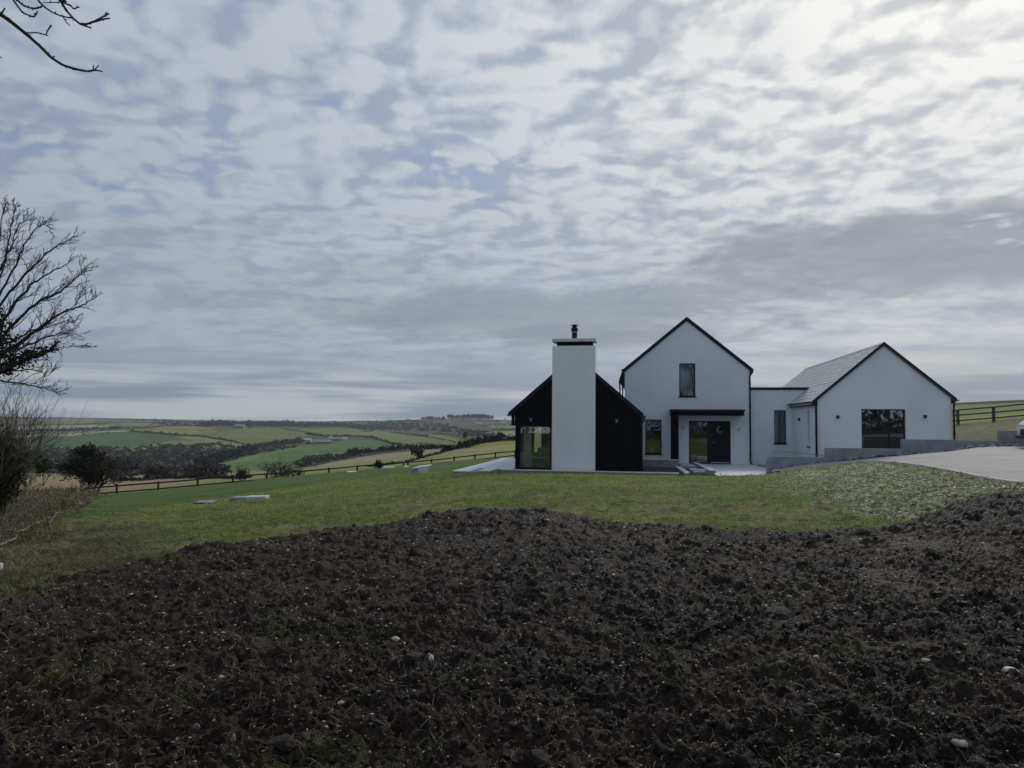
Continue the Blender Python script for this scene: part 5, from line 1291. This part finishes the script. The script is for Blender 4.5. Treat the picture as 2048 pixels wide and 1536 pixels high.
# distant trees that stand out one by one
def copies(proto_parts,specs,name,cat,group):
    first=True
    for (lb_,px,py,h_,Dm,wk) in specs:
        h=hit(px,py,Dm); s_=h_/F*h[1]
        if first: e=proto_parts(name); first=False; root=e
        else:
            e=root.copy(); C.objects.link(e)
            for ch in root_children:
                c=ch.copy(); C.objects.link(c); c.parent=e
        if e is root: root_children=[o for o in bpy.data.objects if o.parent==root]
        e.location=(h[0],h[1],h[2]-.02*s_); e.scale=(s_*wk,s_*wk,s_); e.rotation_euler=(0,0,rng.uniform(0,6.28)); lab(e,lb_,cat,group)
def pine_proto(name):
    r_=np.random.default_rng(301); e=empty(name,(0,0,0)); b=Buf().tube([(0,0,-.05),(.01,0,.4),(0,0,.8)],[.022,.018,.01],5); link('trunk',b.mesh('trunk'),e,m_bark)
    b=CB()
    for (x,z,rr,n_) in ((0,.80,.24,90),(-.16,.62,.24,70),(.17,.60,.24,70),(.02,.46,.32,90)):
        pt=crown_pts((x,0,z),(rr,rr,rr*.75),n_,r_,.1); v,q=leafv(pt,.13,r_,1.2); b.addc(v,q,np.repeat(lerp((.010,.016,.014),(.026,.034,.024),r_.random(n_)),4,0))
    link('crown',b.cmesh('crown'),e,m_farleaf); return e
def round_proto(name):
    r_=np.random.default_rng(302); e=empty(name,(0,0,0)); b=Buf().tube([(0,0,-.05),(.01,0,.3),(0,0,.6)],[.03,.022,.01],5); link('trunk',b.mesh('trunk'),e,m_bark)
    b=CB()
    for (x,z,rr,n_) in ((0,.62,.36,90),(-.2,.45,.25,50),(.2,.48,.25,50)):
        pt=crown_pts((x,0,z),(rr,rr,rr*.85),n_,r_,.1); v,q=leafv(pt,.13,r_,1.2); b.addc(v,q,np.repeat(lerp((.018,.024,.018),(.05,.055,.038),r_.random(n_)),4,0))
    link('crown',b.cmesh('crown'),e,m_farleaf); return e
sp=[]; xs=list(np.linspace(844,888,11))+list(np.linspace(897,919,6))+list(np.linspace(926,984,15))
ord_=['first','second','third','fourth','fifth','sixth','seventh','eighth','ninth','tenth','eleventh','twelfth','thirteenth','fourteenth','fifteenth']
for i,x in enumerate(xs):
    grp='left' if x<890 else ('middle' if x<922 else 'right'); k=i if x<890 else (i-11 if x<922 else i-17)
    hh={'left':8+rng.uniform(-1,1.8),'middle':11.5+rng.uniform(-1,1.5),'right':12.5+rng.uniform(-.8,1.5)}[grp]
    if x>978: hh-=2
    sp.append((f'dark pine on the ridge skyline, {ord_[k]} from the left of the {grp} clump',x+rng.normal(0,.5),840.7 if x>890 else 841.5,hh,1200,rng.uniform(.75,.95)))
copies(pine_proto,sp,'pine_tree','tree','dark pines on the ridge skyline')
sp=[(f'tiny skyline tree, {ord_[k]} from the left in the row left of the ridge pines',x,845.5,h_,1000,.8) for k,(x,h_) in enumerate(((711,4),(718,4.5),(725,5),(736,4.5),(741,4.5),(753,6)))]
copies(pine_proto,sp,'skyline_tree','tree','row of tiny trees left of the ridge pines')
sp=[('dark round tree standing in the pale strip at far left',167,871,5.5,500,1),('small dark round tree left in the pale strip at far left',146,870,4,500,1.1),('small hedge tree on the crest of the dark green field',217,868,4.5,500,1.1),
 ('dark tree above the crest of the dark green field',265,864,7,500,1.1),('low dark tree where the hedges meet on the slope',292,866,6,500,1.4),('bushy tree at the left of the far village',275,842,4.5,1300,1.5),
 ('tree crown on the skyline above the village, left',288,843,6,1300,1.3),('tree crown on the skyline above the village, right',310,843,6.5,1300,1.3),('broad tree at the right end of the village',329,845,7,1300,1.6),
 ('dark tree immediately left of the farm buildings',570,886,7,500,1.2),('second dark tree left of the farm buildings',556,888,6.5,500,1.2),('dark tree above the white farm shed',600,878,5,500,1.5),
 ('large dark tree mass below the mottled woods',930,879,16,300,.9),('tall narrow tree in the thick hedge near the house',955,884,12,150,.45),('second tall narrow tree in the thick hedge near the house',969,883,11,150,.45),
 ('bushy tree in the hedge closest to the black wing',997,881,10,150,.8),('round tree in front of the ridge at the right of the pines',993,845,7,800,1.1),('small tree peeping right of the ridge pines',1011,841,5,1000,1.2),
 ('dark round tree left end of the thick hedge',812,899,9,150,1.1),('rounded tree behind the thick hedge middle',883,899,11,150,.8),('dark tree beside the white house on the hill',500,858,7,700,1.2),('dark conifer just right of the white house on the hill',490,857,8,700,.8)]
copies(round_proto,sp,'distant_tree','tree','separate trees on the far hillsides')
# distant buildings
def bld(label,px,py,wpx,hpx,wallc,roofc,Dm,rot=0.0,rk=.35,depthk=.6,win=0,name='farmhouse',cat='house'):
    h=hit(px,py,Dm); s_=h[1]/F; W=wpx*s_; H=hpx*s_; Dp=W*depthk; e=empty(name,tuple(h),rot); lab(e,label,cat); hw=H*(1-rk)
    wm=mat('far_wall_%d'%int(wallc[0]*100),wallc,.8); rm=mat('far_roof_%d'%int(roofc[0]*100),roofc,.7)
    b=Buf(); b.box((-W/2,-Dp/2,-1.5),(W/2,Dp/2,hw)); b.prism([(-W/2+.02,-Dp/2,hw+.002),(-W/2+.02,Dp/2,hw+.002),(-W/2+.02,0,H-.05)],(0,0,0),(W-.04,0,0)); wl=link('wall',b.mesh('wall'),e,wm)
    for s2 in (-1,1):
        b=Buf(); b.prism([(-W/2-.2,0,H),(-W/2-.2,s2*(Dp/2+.25),hw-.1),(-W/2-.2,s2*(Dp/2+.25),hw+.15),(-W/2-.2,0,H+.25)],(0,0,0),(W+.4,0,0)); link('roof',b.mesh('roof'),e,rm)
    for k in range(win):
        x=-W/2+W*(k+.5)/win; link('window',Buf().box((x-W*.09,-Dp/2-.06,hw*.35),(x+W*.09,-Dp/2-.01,hw*.72)).mesh('window'),wl,m_trim)
    return e
wh=(.50,.52,.52); gr=(.13,.14,.16); dg=(.08,.085,.09)
bld('pale grey walled house alone on the green hilltop',479.5,858,19,9,(.26,.28,.29),(.20,.21,.22),700,0,.35,.6,4)
bld('white gabled house left of the hilltop wood',430,854,5,5,(.62,.63,.62),dg,900,.6,.5,.8,1)
bld('white farm shed at the left of the farmyard',616,884.5,14,7,(.42,.44,.43),(.50,.52,.52),500,0,.3,.6,0,'farm_shed','barn')
bld('small dark outbuilding in the farmyard',617,888,7,5,dg,gr,500,0,.3,.6,0,'farm_shed','barn')
bld('long low grey barn in front of the farm',645,888,36,8,(.10,.115,.13),(.19,.215,.24),500,.05,.5,.5,0,'barn','barn')
bld('second grey barn behind the long one',669,881,26,6,(.12,.13,.15),(.21,.23,.26),600,.05,.5,.5,0,'barn','barn')
bld('bright white small building right of the barns',689,879.5,9,4.5,(.60,.61,.60),(.45,.46,.47),600,0,.3,.6,0,'farm_shed','barn')
bld('white trailer like shed above the barns',661,876,5,3,(.65,.66,.66),wh,600,0,.25,.6,0,'farm_shed','barn')
bld('pale building on the slope left of the farm',575,885.5,4,3,wh,gr,500)
bld('pale skyline house among village trees, leftmost',336,849.5,6,4,(.40,.42,.44),gr,1000,0,.4,.7,1)
bld('pale village house in the middle of the skyline village',346,850,7,4,(.33,.35,.37),dg,1000,.4,.4,.7,1)
bld('white village house near the right of the skyline village',380,850.5,8,4.5,(.55,.56,.56),gr,1000,0,.4,.7,2)
bld('long pale village house at the right end of the village',396,851,10,4,(.42,.44,.45),gr,1000,0,.4,.7,2)
bld('grey roofed house hidden in the scrub at far left',105,868,12,5,(.30,.33,.35),(.18,.2,.23),600,0,.45,.7,2)
bld('white bungalow on the far slope near the house',979,870.5,11,6,(.55,.57,.58),(.28,.31,.34),400,.1,.5,.7,2)
bld('blue grey roofed house at the top of the green field',850,871,17,5,(.20,.22,.26),(.17,.19,.23),500,0,.5,.6,2)
bld('pale roofed barn below the ridge pines',957,848,13,3.2,(.35,.38,.40),(.42,.45,.47),700,0,.5,.5,0,'barn','barn')
bld('pale house beside the ridge hedge near the black wing',1006,848.5,10,4.5,(.45,.46,.45),(.3,.32,.33),700,.2,.45,.7,2)
bld('tiny white house on the far slope',993,856.5,3.5,3,(.62,.63,.62),gr,500)
bld('small pale house on the mottled slope',925,855.5,6,3.5,(.38,.4,.4),gr,500,0,.45,.7,1)

# ================================================================== SMALL THINGS ON THE LAWN
def pxthing(name,label,cat,px,py,Dm,build,rz=0.0,lift=0.0):
    h=hit(px,py,Dm); e=empty(name,(h[0],h[1],h[2]+lift),rz); lab(e,label,cat); build(e,h[1]/F); return e
def blk(e,s):
    hb=14*s
    link('lid',Buf().prism([(-16*s,-.35,hb-.12),(14*s,-.35,hb-.03),(17*s,.45,hb),(-8*s,.45,hb-.07)],(0,0,0),(0,0,.05)).mesh('lid'),e,m_paleconc)
    link('side_panel',Buf().prism([(-4*s,-.34,-.1),(14*s,-.34,-.1),(14*s,-.34,hb-.031),(-4*s,-.34,hb-.09)],(0,0,0),(0,.03,0)).mesh('side_panel'),e,mat('pale_board',(.62,.64,.62),.8,(.54,.56,.54),3,.3,30))
    link('base_block',Buf().box((-16*s,-.33,-.15),(-4.2*s,.4,hb-.13)).mesh('base_block'),e,m_conc)
    link('back_block',Buf().box((-4.1*s,-.30,-.15),(13*s,.4,hb-.15)).mesh('back_block'),e,m_conc)
pxthing('manhole_box','pale lidded concrete box on the lawn left of the patio','box',843,946,20,blk,-.05)
def plank(e,s):
    link('board',Buf().bbox((-6*s,-.22,-.02),(35*s,.22,.10),.02).mesh('board'),e,mat('pale_plank',(.55,.55,.50),.8,(.46,.46,.42),3,.3,30)); link('foot_block',Buf().bbox((-34*s,-.25,-.1),(-6.2*s,.25,.09),.02).mesh('foot_block'),e,m_conc)
o=pxthing('concrete_slab','pale narrow concrete slab with darker end lying on the lawn left of centre','slab',500,1000,12,plank,.06,.02); o.rotation_euler=(0.0,-.03,.02)
pxthing('drain_cover','small flat dark topped slab set in the lawn left of the pale slab','slab',411,1007,12,lambda e,s:[link('cover',Buf().bbox((-17*s,-.25,-.08),(17*s,.25,.07),.02).mesh('cover'),e,m_conc),link('frame',Buf().box((-18*s,-.26,-.1),(18*s,.26,.04)).mesh('frame'),e,m_trim)],.05)
for px,py,w_,lb_ in ((703,944.5,17,'flat pale slab beside the lower fence post'),(777,935.5,24,'flat pale slab on the lawn just inside the fence'),(812,934,10,'short pale slab at the foot of the small stake')):
    pxthing('paving_slab',lb_,'slab',px,py,30,lambda e,s:link('slab_top',Buf().bbox((-w_/2*s,-.4,-.1),(w_/2*s,.4,.05),.01).mesh('slab_top'),e,m_paleconc),.1)
pxthing('stake','short timber stake standing just inside the fence','stake',807,934,30,lambda e,s:[link('stake_post',Buf().bbox((-.05,-.05,-.2),(.05,.05,8*s),.01).mesh('stake_post'),e,m_post2)])
pxthing('bucket','bright white scrap of sheeting lying in the brambles','sheeting',125,990,20,lambda e,s:[link('sheet',Buf().prism([(-4*s,0,9*s),(0,.1,12*s),(5*s,.1,7*s),(1*s,0,7.5*s)],(0,0,0),(0,.05,.01)).mesh('sheet'),e,mat('white_sheet',(.7,.7,.68),.6))]).name='sheeting'
pxthing('tub','pale round tub showing at the left edge of the lawn','tub',-6,1143,5,lambda e,s:[link('tub_wall',Buf().lathe([(7*s,-.02),(9.5*s,6*s),(9.6*s,13*s),(9*s,15*s),(8*s,14*s),(7.5*s,4*s),(1*s,2*s)],(0,0,0),20).mesh('tub_wall',True),e,m_paleconc)])
# stones
def lump(n_sub,seed,amp=.18):
    import bmesh
    bm=bmesh.new(); bmesh.ops.create_icosphere(bm,subdivisions=n_sub,radius=1); v=np.array([x.co[:] for x in bm.verts]); f=np.array([[q.index for q in p.verts] for p in bm.faces]); bm.free()
    r_=np.random.default_rng(seed); k=r_.normal(size=(6,3))*1.6; ph=r_.uniform(0,6,6); d=1+amp*np.sum(np.sin(v@k.T+ph)*np.array([1,.8,.6,.5,.4,.3]),1)/2
    # a few flat facets
    for _ in range(11):
        n_=r_.normal(size=3); n_/=np.linalg.norm(n_); h=.50+.28*r_.random(); dd=(v*d[:,None])@n_; over=np.maximum(0,dd-h); v=v*d[:,None]-over[:,None]*n_; d=np.ones(len(v))
    return v*d[:,None] if d.ndim else v,f
ST=[(790,1276,19,12,(.62,.62,.56),'white oval stone on the dark soil left of centre'),(862,1330,11,18,(.52,.53,.48),'thin pale angular flake on the soil below the white oval stone'),(1225,1327,8,13,(.55,.55,.52),'small upright white chip right of the thin flake'),
 (972,1070,13,17,(.30,.26,.19),'tan rounded stone standing upright near the crest of the soil'),(2022,1352,46,14,(.55,.56,.54),'large flat bright stone at the right edge of the soil'),(1632,1316,15,11,(.60,.60,.56),'knobbly white stone on the right part of the soil'),
 (1578,1203,14,10,(.40,.40,.38),'pale grey stone high on the right part of the soil'),(1852,1346,22,11,(.34,.33,.24),'yellowish angular stone left of the large flat one'),(1920,1492,48,15,(.22,.22,.18),'big tent shaped grey rock near the bottom right corner'),
 (1564,1337,32,14,(.09,.10,.105),'dark blue grey slab of rock on the right part of the soil'),(213,1241,13,12,(.16,.14,.12),'brownish stone on the reddish soil at left'),(468,1484,11,26,(.25,.21,.14),'tan brick like stone standing near the bottom left'),
 (391,1467,16,15,(.15,.155,.15),'grey pointed stone beside the tan one at bottom left'),(443,1360,13,8,(.55,.56,.53),'small white oval stone above the grey pointed one'),(682,1409,18,11,(.36,.36,.32),'pale grey stone in the lower middle left of the soil'),
 (1675,1520,18,11,(.36,.35,.27),'yellow grey stone near the bottom edge right of centre'),(757,1402,12,11,(.24,.24,.22),'grey stone right of the pale one in the lower middle'),(1580,1043,9,5,(.6,.6,.56),'white chip on the grass just above the soil edge'),(1672,1064,5,8,(.6,.6,.58),'tiny upright white chip on the soil edge below the twigs'),(1932,1003,14,5,(.45,.44,.33),'flat yellowish stone where mound and soil meet')]
for k,(px,py,w_,h_,c,lb_) in enumerate(ST):
    h=hit(px,py+h_*.3,2.5); s=h[1]/F; zz=float(soil_z(np.array([h[0]]),np.array([h[1]]))[0]) if h[1]<12.5 else float(h[2]); v,f=lump(2,500+k,.16)
    v=v*np.array((w_/2*s,max(w_*.35,h_*.3)*s,h_/2*s)); b=Buf(); b.addq(v,f); o=link('stone',b.mesh('stone'),None,mat('stone_%d'%k,c,.75,tuple(x*.75 for x in c),30,.6,60,.3)); o.location=(h[0],h[1],max(zz,h[2]-.02)+h_*.30*s+.015); lab(o,lb_,'stone')
# clods, pebbles, roots on the soil
r_=np.random.default_rng(91)
def sample_soil(N,ymin=3.0,ymax=14.5,marg=0.0,pw=1.0):
    out=[]
    while sum(len(a) for a in out)<N:
        ly_=r_.random(N)**pw*(math.log(ymax)-math.log(ymin))+math.log(ymin); t_=np.where(r_.random(N)<.82,r_.uniform(-.80,.80,N),r_.uniform(-1.2,1.2,N)); Y=np.exp(ly_); X=t_*Y; ok=soil_in(X,Y)>marg; out.append(np.stack([X[ok],Y[ok]],1))
    return np.concatenate(out)[:N]
def scatter(name,label,cat,N,smin,smax,tmpl,m,ymax=14.5,sq=(1,1,.7),sink=.25,pw=1.0,marg=0.,power=2.5,kind='stuff',tilt=.6,colr=None):
    P2=sample_soil(N,3.0,ymax,marg,pw); z=soil_z(P2[:,0],P2[:,1]); s=(smin+(smax-smin)*r_.random(N)**power)*(np.maximum(P2[:,1]/4.2,.75)**.75 if name in('stone_glint_chips','pebbles') else 1); which=r_.integers(len(tmpl),size=N); b=CB()
    for k,(tv,tf) in enumerate(tmpl):
        I=np.where(which==k)[0]; n_=len(I)
        if not n_: continue
        a=r_.uniform(0,6.28,n_); ca,sa=np.cos(a),np.sin(a); tl=r_.normal(0,tilt,n_); ct,st_=np.cos(tl),np.sin(tl)
        q=tv[None]*np.array(sq)*r_.uniform(.75,1.3,(n_,1,3)); y=q[:,:,1]*ct[:,None]-q[:,:,2]*st_[:,None]; z2=q[:,:,1]*st_[:,None]+q[:,:,2]*ct[:,None]; x=q[:,:,0]
        X=x*ca[:,None]-y*sa[:,None]; Y=x*sa[:,None]+y*ca[:,None]; V=np.stack([X,Y,z2],-1)*s[I][:,None,None]; V+=np.stack([P2[I,0],P2[I,1],z[I]+s[I]*(.5-sink)*sq[2]],-1)[:,None,:]
        F_=(tf[None]+(np.arange(n_)*len(tv))[:,None,None]).reshape(-1,3)
        if colr: cc=lerp(colr[0],colr[1],r_.random(n_)**1.5); b.addc(V.reshape(-1,3),F_,np.repeat(cc,len(tv),0))
        else: b.addc(V.reshape(-1,3),F_,(1,1,1))
    o=link(name,b.cmesh(name,False),None,m); lab(o,label,cat,kind=kind); return o
def crumb(seed):
    v,f=lump(3,seed,.35); r2=np.random.default_rng(seed); n_=v/np.linalg.norm(v,axis=1,keepdims=True); d=0
    for s_,a_ in ((4,.14),(9,.10),(19,.07)): d=d+a_*pn(n_[:,0]*s_+n_[:,2]*s_*.7+seed,n_[:,1]*s_-n_[:,2]*s_*.6,seed%50)
    return v*(1+d)[:,None],f
T3=[crumb(800+k) for k in range(5)]
T2=[lump(2,600+k,.34) for k in range(5)]; T1=[lump(1,700+k,.4) for k in range(7)]
m_clod=mat('wet_clod',(0,0,0),.64,attr=True,nscale=30,vary=.5,bump=1.,bscale=70,spec=.22,bdist=.035)
cd=((.013,.0095,.007),(.042,.030,.0215))
scatter('soil_clods','scattered larger lumps of dark wet soil','soil clods',420,.02,.075,T3,m_clod,14.8,(1,1,.75),.45,1.0,-.1,2.2,colr=cd)
scatter('small_soil_clods','small crumbs of dark soil covering the tilled ground','soil clods',8500,.006,.026,T1,m_clod,14.5,(1,1,.7),.2,.9,-.15,1.6,colr=cd)
m_peb=mat('pebble',(0,0,0),.6,attr=True,nscale=20,vary=.3,spec=.5)
scatter('pebbles','small pale stones scattered through the dark soil','pebbles',2600,.0035,.014,T1,m_peb,14,(1,.8,.55),.1,.85,0,2.2,colr=((.06,.055,.05),(.42,.41,.38)))
octv=np.array([(1,0,0),(-1,0,0),(0,1,0),(0,-1,0),(0,0,1),(0,0,-1)],float)*np.array((1,.75,.45)); octf=np.array([(0,2,4),(2,1,4),(1,3,4),(3,0,4),(2,0,5),(1,2,5),(3,1,5),(0,3,5)])
TO=[(octv*(1+np.random.default_rng(900+k).normal(0,.25,octv.shape)),octf) for k in range(6)]
scatter('stone_glint_chips','countless tiny flakes of stone and straw in the soil, coloured pale to paint wet glints','stone chips',21000,.003,.0145,TO,m_peb,14.5,(1,.7,.6),-.1,.85,0,2.4,colr=((.06,.05,.04),(.58,.53,.45)))  # stone and straw chips whose pale colour also paints the wet soil's glints
def slivers(name,label,N,l0,l1,w_,c0_,c1_,zf,P2,lift=.01,scale_by_dist=True,up=.25):
    n_=len(P2); z=zf(P2[:,0],P2[:,1]); a=r_.uniform(0,6.28,n_); l=r_.uniform(l0,l1,n_); ww=np.full(n_,w_)
    if scale_by_dist: ww=np.maximum(ww,P2[:,1]/F*.45)
    d=np.stack([np.cos(a),np.sin(a),r_.normal(up,.25,n_)],1)*l[:,None]; s_=np.stack([-np.sin(a),np.cos(a),r_.normal(0,.4,n_)],1)*ww[:,None]/2
    p=np.stack([P2[:,0],P2[:,1],z+lift],1); bend=np.stack([r_.normal(0,.2,n_),r_.normal(0,.2,n_),np.abs(r_.normal(.15,.1,n_))],1)*l[:,None]
    v=np.stack([p-s_,p+s_,p+d*.5+bend+s_,p+d*.5+bend-s_,p+d+s_*.4,p+d-s_*.4],1).reshape(-1,3); i=np.arange(n_)[:,None]*6
    q=np.concatenate([i+np.array([0,1,2,3]),i+np.array([3,2,4,5])]); b=CB(); b.addc(v,q,np.repeat(lerp(c0_,c1_,r_.random(n_)**1.5),6,0)); o=link(name,b.cmesh(name),None,m_leafattr); return lab(o,label,name.replace('_',' '),kind='stuff')
slivers('root_fibres','pale straw and root fibres strewn over the tilled soil',0,.02,.085,.0020,(.05,.034,.02),(.34,.28,.19),soil_z,sample_soil(11000,3.0,14.2,0,.85))
slivers('weed_tufts','sparse green and reddish weed shoots in the soil',0,.02,.07,.004,(.03,.04,.012),(.08,.09,.03),soil_z,np.array([p+r_.normal(0,.05,2) for p in sample_soil(130,3.0,9,0,.7) for _ in range(16)]),.0,True,.9)
# grass blades on the rough lawn
N=170000; ly_=r_.uniform(math.log(6.0),math.log(31),N); t_=np.where(r_.random(N)<.9,r_.uniform(-.80,.80,N),r_.uniform(-1.05,1.05,N)); Y=np.exp(ly_); X=t_*Y
ok=(soil_in(X,Y)<.12)&~inpoly(X,Y,drive_poly)&~hard(X,Y); X,Y=X[ok],Y[ok]; cl_=fbm(X*2.5,Y*2.5,3,620); ok=r_.random(len(X))<np.clip(.65+.8*cl_,.12,1); X,Y,cl_=X[ok],Y[ok],cl_[ok]; n_=len(X)
zt=lawn_z(X,Y); cc=lawn_col(X,Y)*r_.uniform(.8,1.7,(n_,1))*np.array((1.05,1.0,1.0)); smooth_=sstep(-.2,.6,lawn_zone(X,Y))
lf_=sstep(-.36,-.55,X/Y)*sstep(17,12,Y); cc=cc*(1-.45*lf_)[:,None]; dryb=r_.random(n_)<(.14+.25*lf_)*(1-smooth_); cc[dryb]=lerp((.16,.14,.08),(.30,.27,.17),r_.random(dryb.sum()))
tf=fbm(X*3.2,Y*4.2,3,630); hgt=r_.uniform(.018,.055,n_)*(1-.55*smooth_)*(1+.25*cl_)*(1+1.5*sstep(.05,.6,tf)*(1-smooth_)-.4*sstep(0,-.5,tf)); wd=np.maximum(.004,Y/F*.55)
a=r_.uniform(0,6.28,n_); ln=r_.uniform(.3,1.3,n_)*hgt; p=np.stack([X,Y,zt-.004],1); s_=np.stack([np.cos(a),np.sin(a),0*a],1)*wd[:,None]; tip=p+np.stack([-np.sin(a)*ln,np.cos(a)*ln,hgt],1)
v=np.stack([p-s_,p+s_,tip],1).reshape(-1,3); b=CB(); b.addc(v,np.arange(n_*3).reshape(-1,3),np.repeat(cc,3,0))
m_blade=mat('grass_blade',(0,0,0),.7,attr=True,nscale=2,vary=.1,spec=.25,translucent=.25)
lab(link('grass',b.cmesh('grass'),None,m_blade),'short rough grass blades covering the lawn','grass',kind='stuff')
# crumpled leafy clumps on the mound
N=42000; ly_=r_.uniform(math.log(11.5),math.log(28),N); t_=r_.uniform(.33,.78,N); Y=np.exp(ly_); X=t_*Y; ok=(mound_zone(X,Y)*(.6+fbm(X*2.4,Y*2.4,3,640))>.12+.35*r_.random(N))&(soil_in(X,Y)<-.05)&~inpoly(X,Y,drive_poly)&~hard(X,Y); X,Y=X[ok],Y[ok]; n_=len(X)
pt=np.stack([X,Y,lawn_z(X,Y)+.02],1); v,q=leafv(pt,np.maximum(.045,Y/F*2.5),r_,1.8); cen_=np.repeat(v.reshape(-1,4,3).mean(1),4,0); v=cen_+(v-cen_)*np.array((1.2,1.0,.42)); b=CB(); b.addc(v,q,np.repeat(lerp((.24,.25,.14),(.52,.53,.38),r_.random(n_)**1.3),4,0))
lab(link('mown_clumps',b.cmesh('mown_clumps'),None,m_leafattr),'pale dried clumps of mown growth on the mound below the drive','cut growth',kind='stuff')
# bits lying on the lawn
def sample_lawn(N,y0,y1,t0=-.8,t1=.8):
    ly_=r_.uniform(math.log(y0),math.log(y1),N); t_=r_.uniform(t0,t1,N); Y=np.exp(ly_); X=t_*Y; ok=(soil_in(X,Y)<-.02)&~inpoly(X,Y,drive_poly)&~hard(X,Y); return np.stack([X[ok],Y[ok]],1)
slivers('dead_stalks','dead stalks lying on the rough lawn',0,.05,.18,.004,(.06,.05,.03),(.30,.26,.17),lawn_z,sample_lawn(2600,6.5,22),.015,True,.05)
slivers('bank_stalks','dead stems and pale stalks on the bare left edge of the lawn',0,.06,.25,.004,(.04,.03,.02),(.27,.22,.14),lawn_z,sample_lawn(2600,6,15,-.8,-.48),.015,True,.1)
P2=sample_lawn(420,6.5,20); b=CB()
for k,(x,y) in enumerate(P2):
    tv,tf=T1[k%7]; s=r_.uniform(.006,.022); b.addc(tv*np.array((1,1,.6))*s+np.array((x,y,float(lawn_z(np.array([x]),np.array([y]))[0])+s*.3)),tf,np.array((.42,.41,.37))*r_.uniform(.4,1.2))
lab(link('lawn_pebbles',b.cmesh('lawn_pebbles'),None,m_peb),'small pale stones lying on the rough lawn','pebbles',kind='stuff')

# ================================================================== PARKED CAR (front end shows at the right edge)
m_car=mat('white_car_paint',(.62,.63,.64),.3,spec=.5,coat=.6); m_tyre=mat('tyre',(.012,.012,.013),.8); m_cglass=mat('car_glass',(.01,.012,.014),.06,spec=.7); m_cplastic=mat('car_plastic',(.02,.021,.023),.6)
ca=atD(2040,866,26.4); zc=float(base(ca[0]+1.5,26.2))+.03
car=empty('parked_car',(ca[0]+2.42,26.3,zc),R(-8)); lab(car,'white car at the right edge, only its front corner showing on the driveway','car')
prof=[(-2.05,.30,.55,.62),(-2.02,.27,.74,.78),(-1.85,.25,.86,.86),(-1.2,.22,.97,.90),(-.75,.22,1.02,.91),(-.1,.22,1.05,.92),(.9,.22,1.05,.92),(1.6,.24,1.02,.90),(2.0,.28,.98,.84),(2.08,.35,.80,.74)]
b=Buf(); rings=[]
for x,zb_,zt_,hw in prof:
    pts_=[(x,-hw*.9,zb_),(x,-hw,zb_+.1),(x,-hw*1.0,zb_+(zt_-zb_)*.6),(x,-hw*.93,zt_-.06),(x,-hw*.8,zt_),(x,hw*.8,zt_),(x,hw*.93,zt_-.06),(x,hw,zb_+(zt_-zb_)*.6),(x,hw,zb_+.1),(x,hw*.9,zb_)]
    rings.append(pts_)
v=np.array(rings).reshape(-1,3); f=[]
for i in range(len(prof)-1):
    for j in range(10): f.append((i*10+j,i*10+(j+1)%10,(i+1)*10+(j+1)%10,(i+1)*10+j))
f.append(tuple(range(9,-1,-1))); f.append(tuple((len(prof)-1)*10+j for j in range(10))); b.add(v,f); body=link('body',b.mesh('body',True),car,m_car)
def cab(b,inset,z0,z1,x0,x1,x2,x3,hw):
    loop=[(x0,z0),(x1,z1),(x2,z1),(x3,z0)]
    A=[(x,-hw,z) if z==z0 else (x,-hw*.78,z) for x,z in loop]; B_=[(x,-y,z) for x,y,z in A]; b.add(A+B_,[(0,1,2,3),(7,6,5,4),(0,4,5,1),(1,5,6,2),(2,6,7,3),(3,7,4,0)])
b=Buf(); cab(b,0,1.0,1.46,-.95,-.15,1.15,1.85,.86); link('cabin_glass',b.mesh('cabin_glass'),car,m_cglass)
link('roof',Buf().bbox((-.17,-.66,1.455),(1.17,.66,1.50),.02).mesh('roof'),car,m_car)
for s_ in (-1,1):
    for x in (-1.28,1.32):
        b=Buf().lathe([(.20,-.10),(.31,-.09),(.325,-.05),(.325,.05),(.31,.09),(.20,.10)],(0,0,0),24); o=link('wheel',b.mesh('wheel',True),car,m_tyre); o.location=(x,s_*.84,.325); o.rotation_euler=(R(90),0,0)
        link('rim',Buf().lathe([(.05,-.085),(.20,-.07),(.20,.07),(.05,.085)],(0,0,0),12).mesh('rim'),o,m_steel)
    link('headlight',Buf().bbox((-2.03,s_*.52-.16,.60),(-1.90,s_*.52+.16,.74),.03).mesh('headlight'),car,mat('lamp_glass',(.35,.36,.38),.08,spec=.8))
link('grille',Buf().bbox((-2.075,-.45,.34),(-2.0,.45,.56),.02).mesh('grille'),car,m_cplastic); link('bumper',Buf().bbox((-2.10,-.74,.22),(-1.9,.74,.335),.03).mesh('bumper'),car,m_cplastic)

# ================================================================== AIR
hm=bpy.data.materials.new('haze'); hm.use_nodes=True; hm.node_tree.nodes.clear(); ht=NT(hm.node_tree); pv=ht.new('ShaderNodeVolumePrincipled'); pv.inputs['Color'].default_value=(.80,.88,1.0,1); pv.inputs['Density'].default_value=.00015; pv.inputs['Anisotropy'].default_value=.2
ho=ht.new('ShaderNodeOutputMaterial'); ht.l.new(pv.outputs[0],ho.inputs['Volume'])
zs=[(-60.,60.)]
for o in bpy.data.objects:
    if o.type=='MESH' and o.name in('farmland','lawn','ground','tilled_soil'):
        z=np.empty(len(o.data.vertices)*3,np.float32); o.data.vertices.foreach_get('co',z); zs.append((z[2::3].min(),z[2::3].max()))
zlo=min(a for a,b in zs)-1.5; zhi=max(b for a,b in zs)+1.5
lab(link('haze',Buf().box((-9800,-150,zlo),(9800,4500,zhi)).mesh('haze'),None,hm),'thin pale haze lying over the valley','haze',kind='stuff')
print('haze box',zlo,zhi)
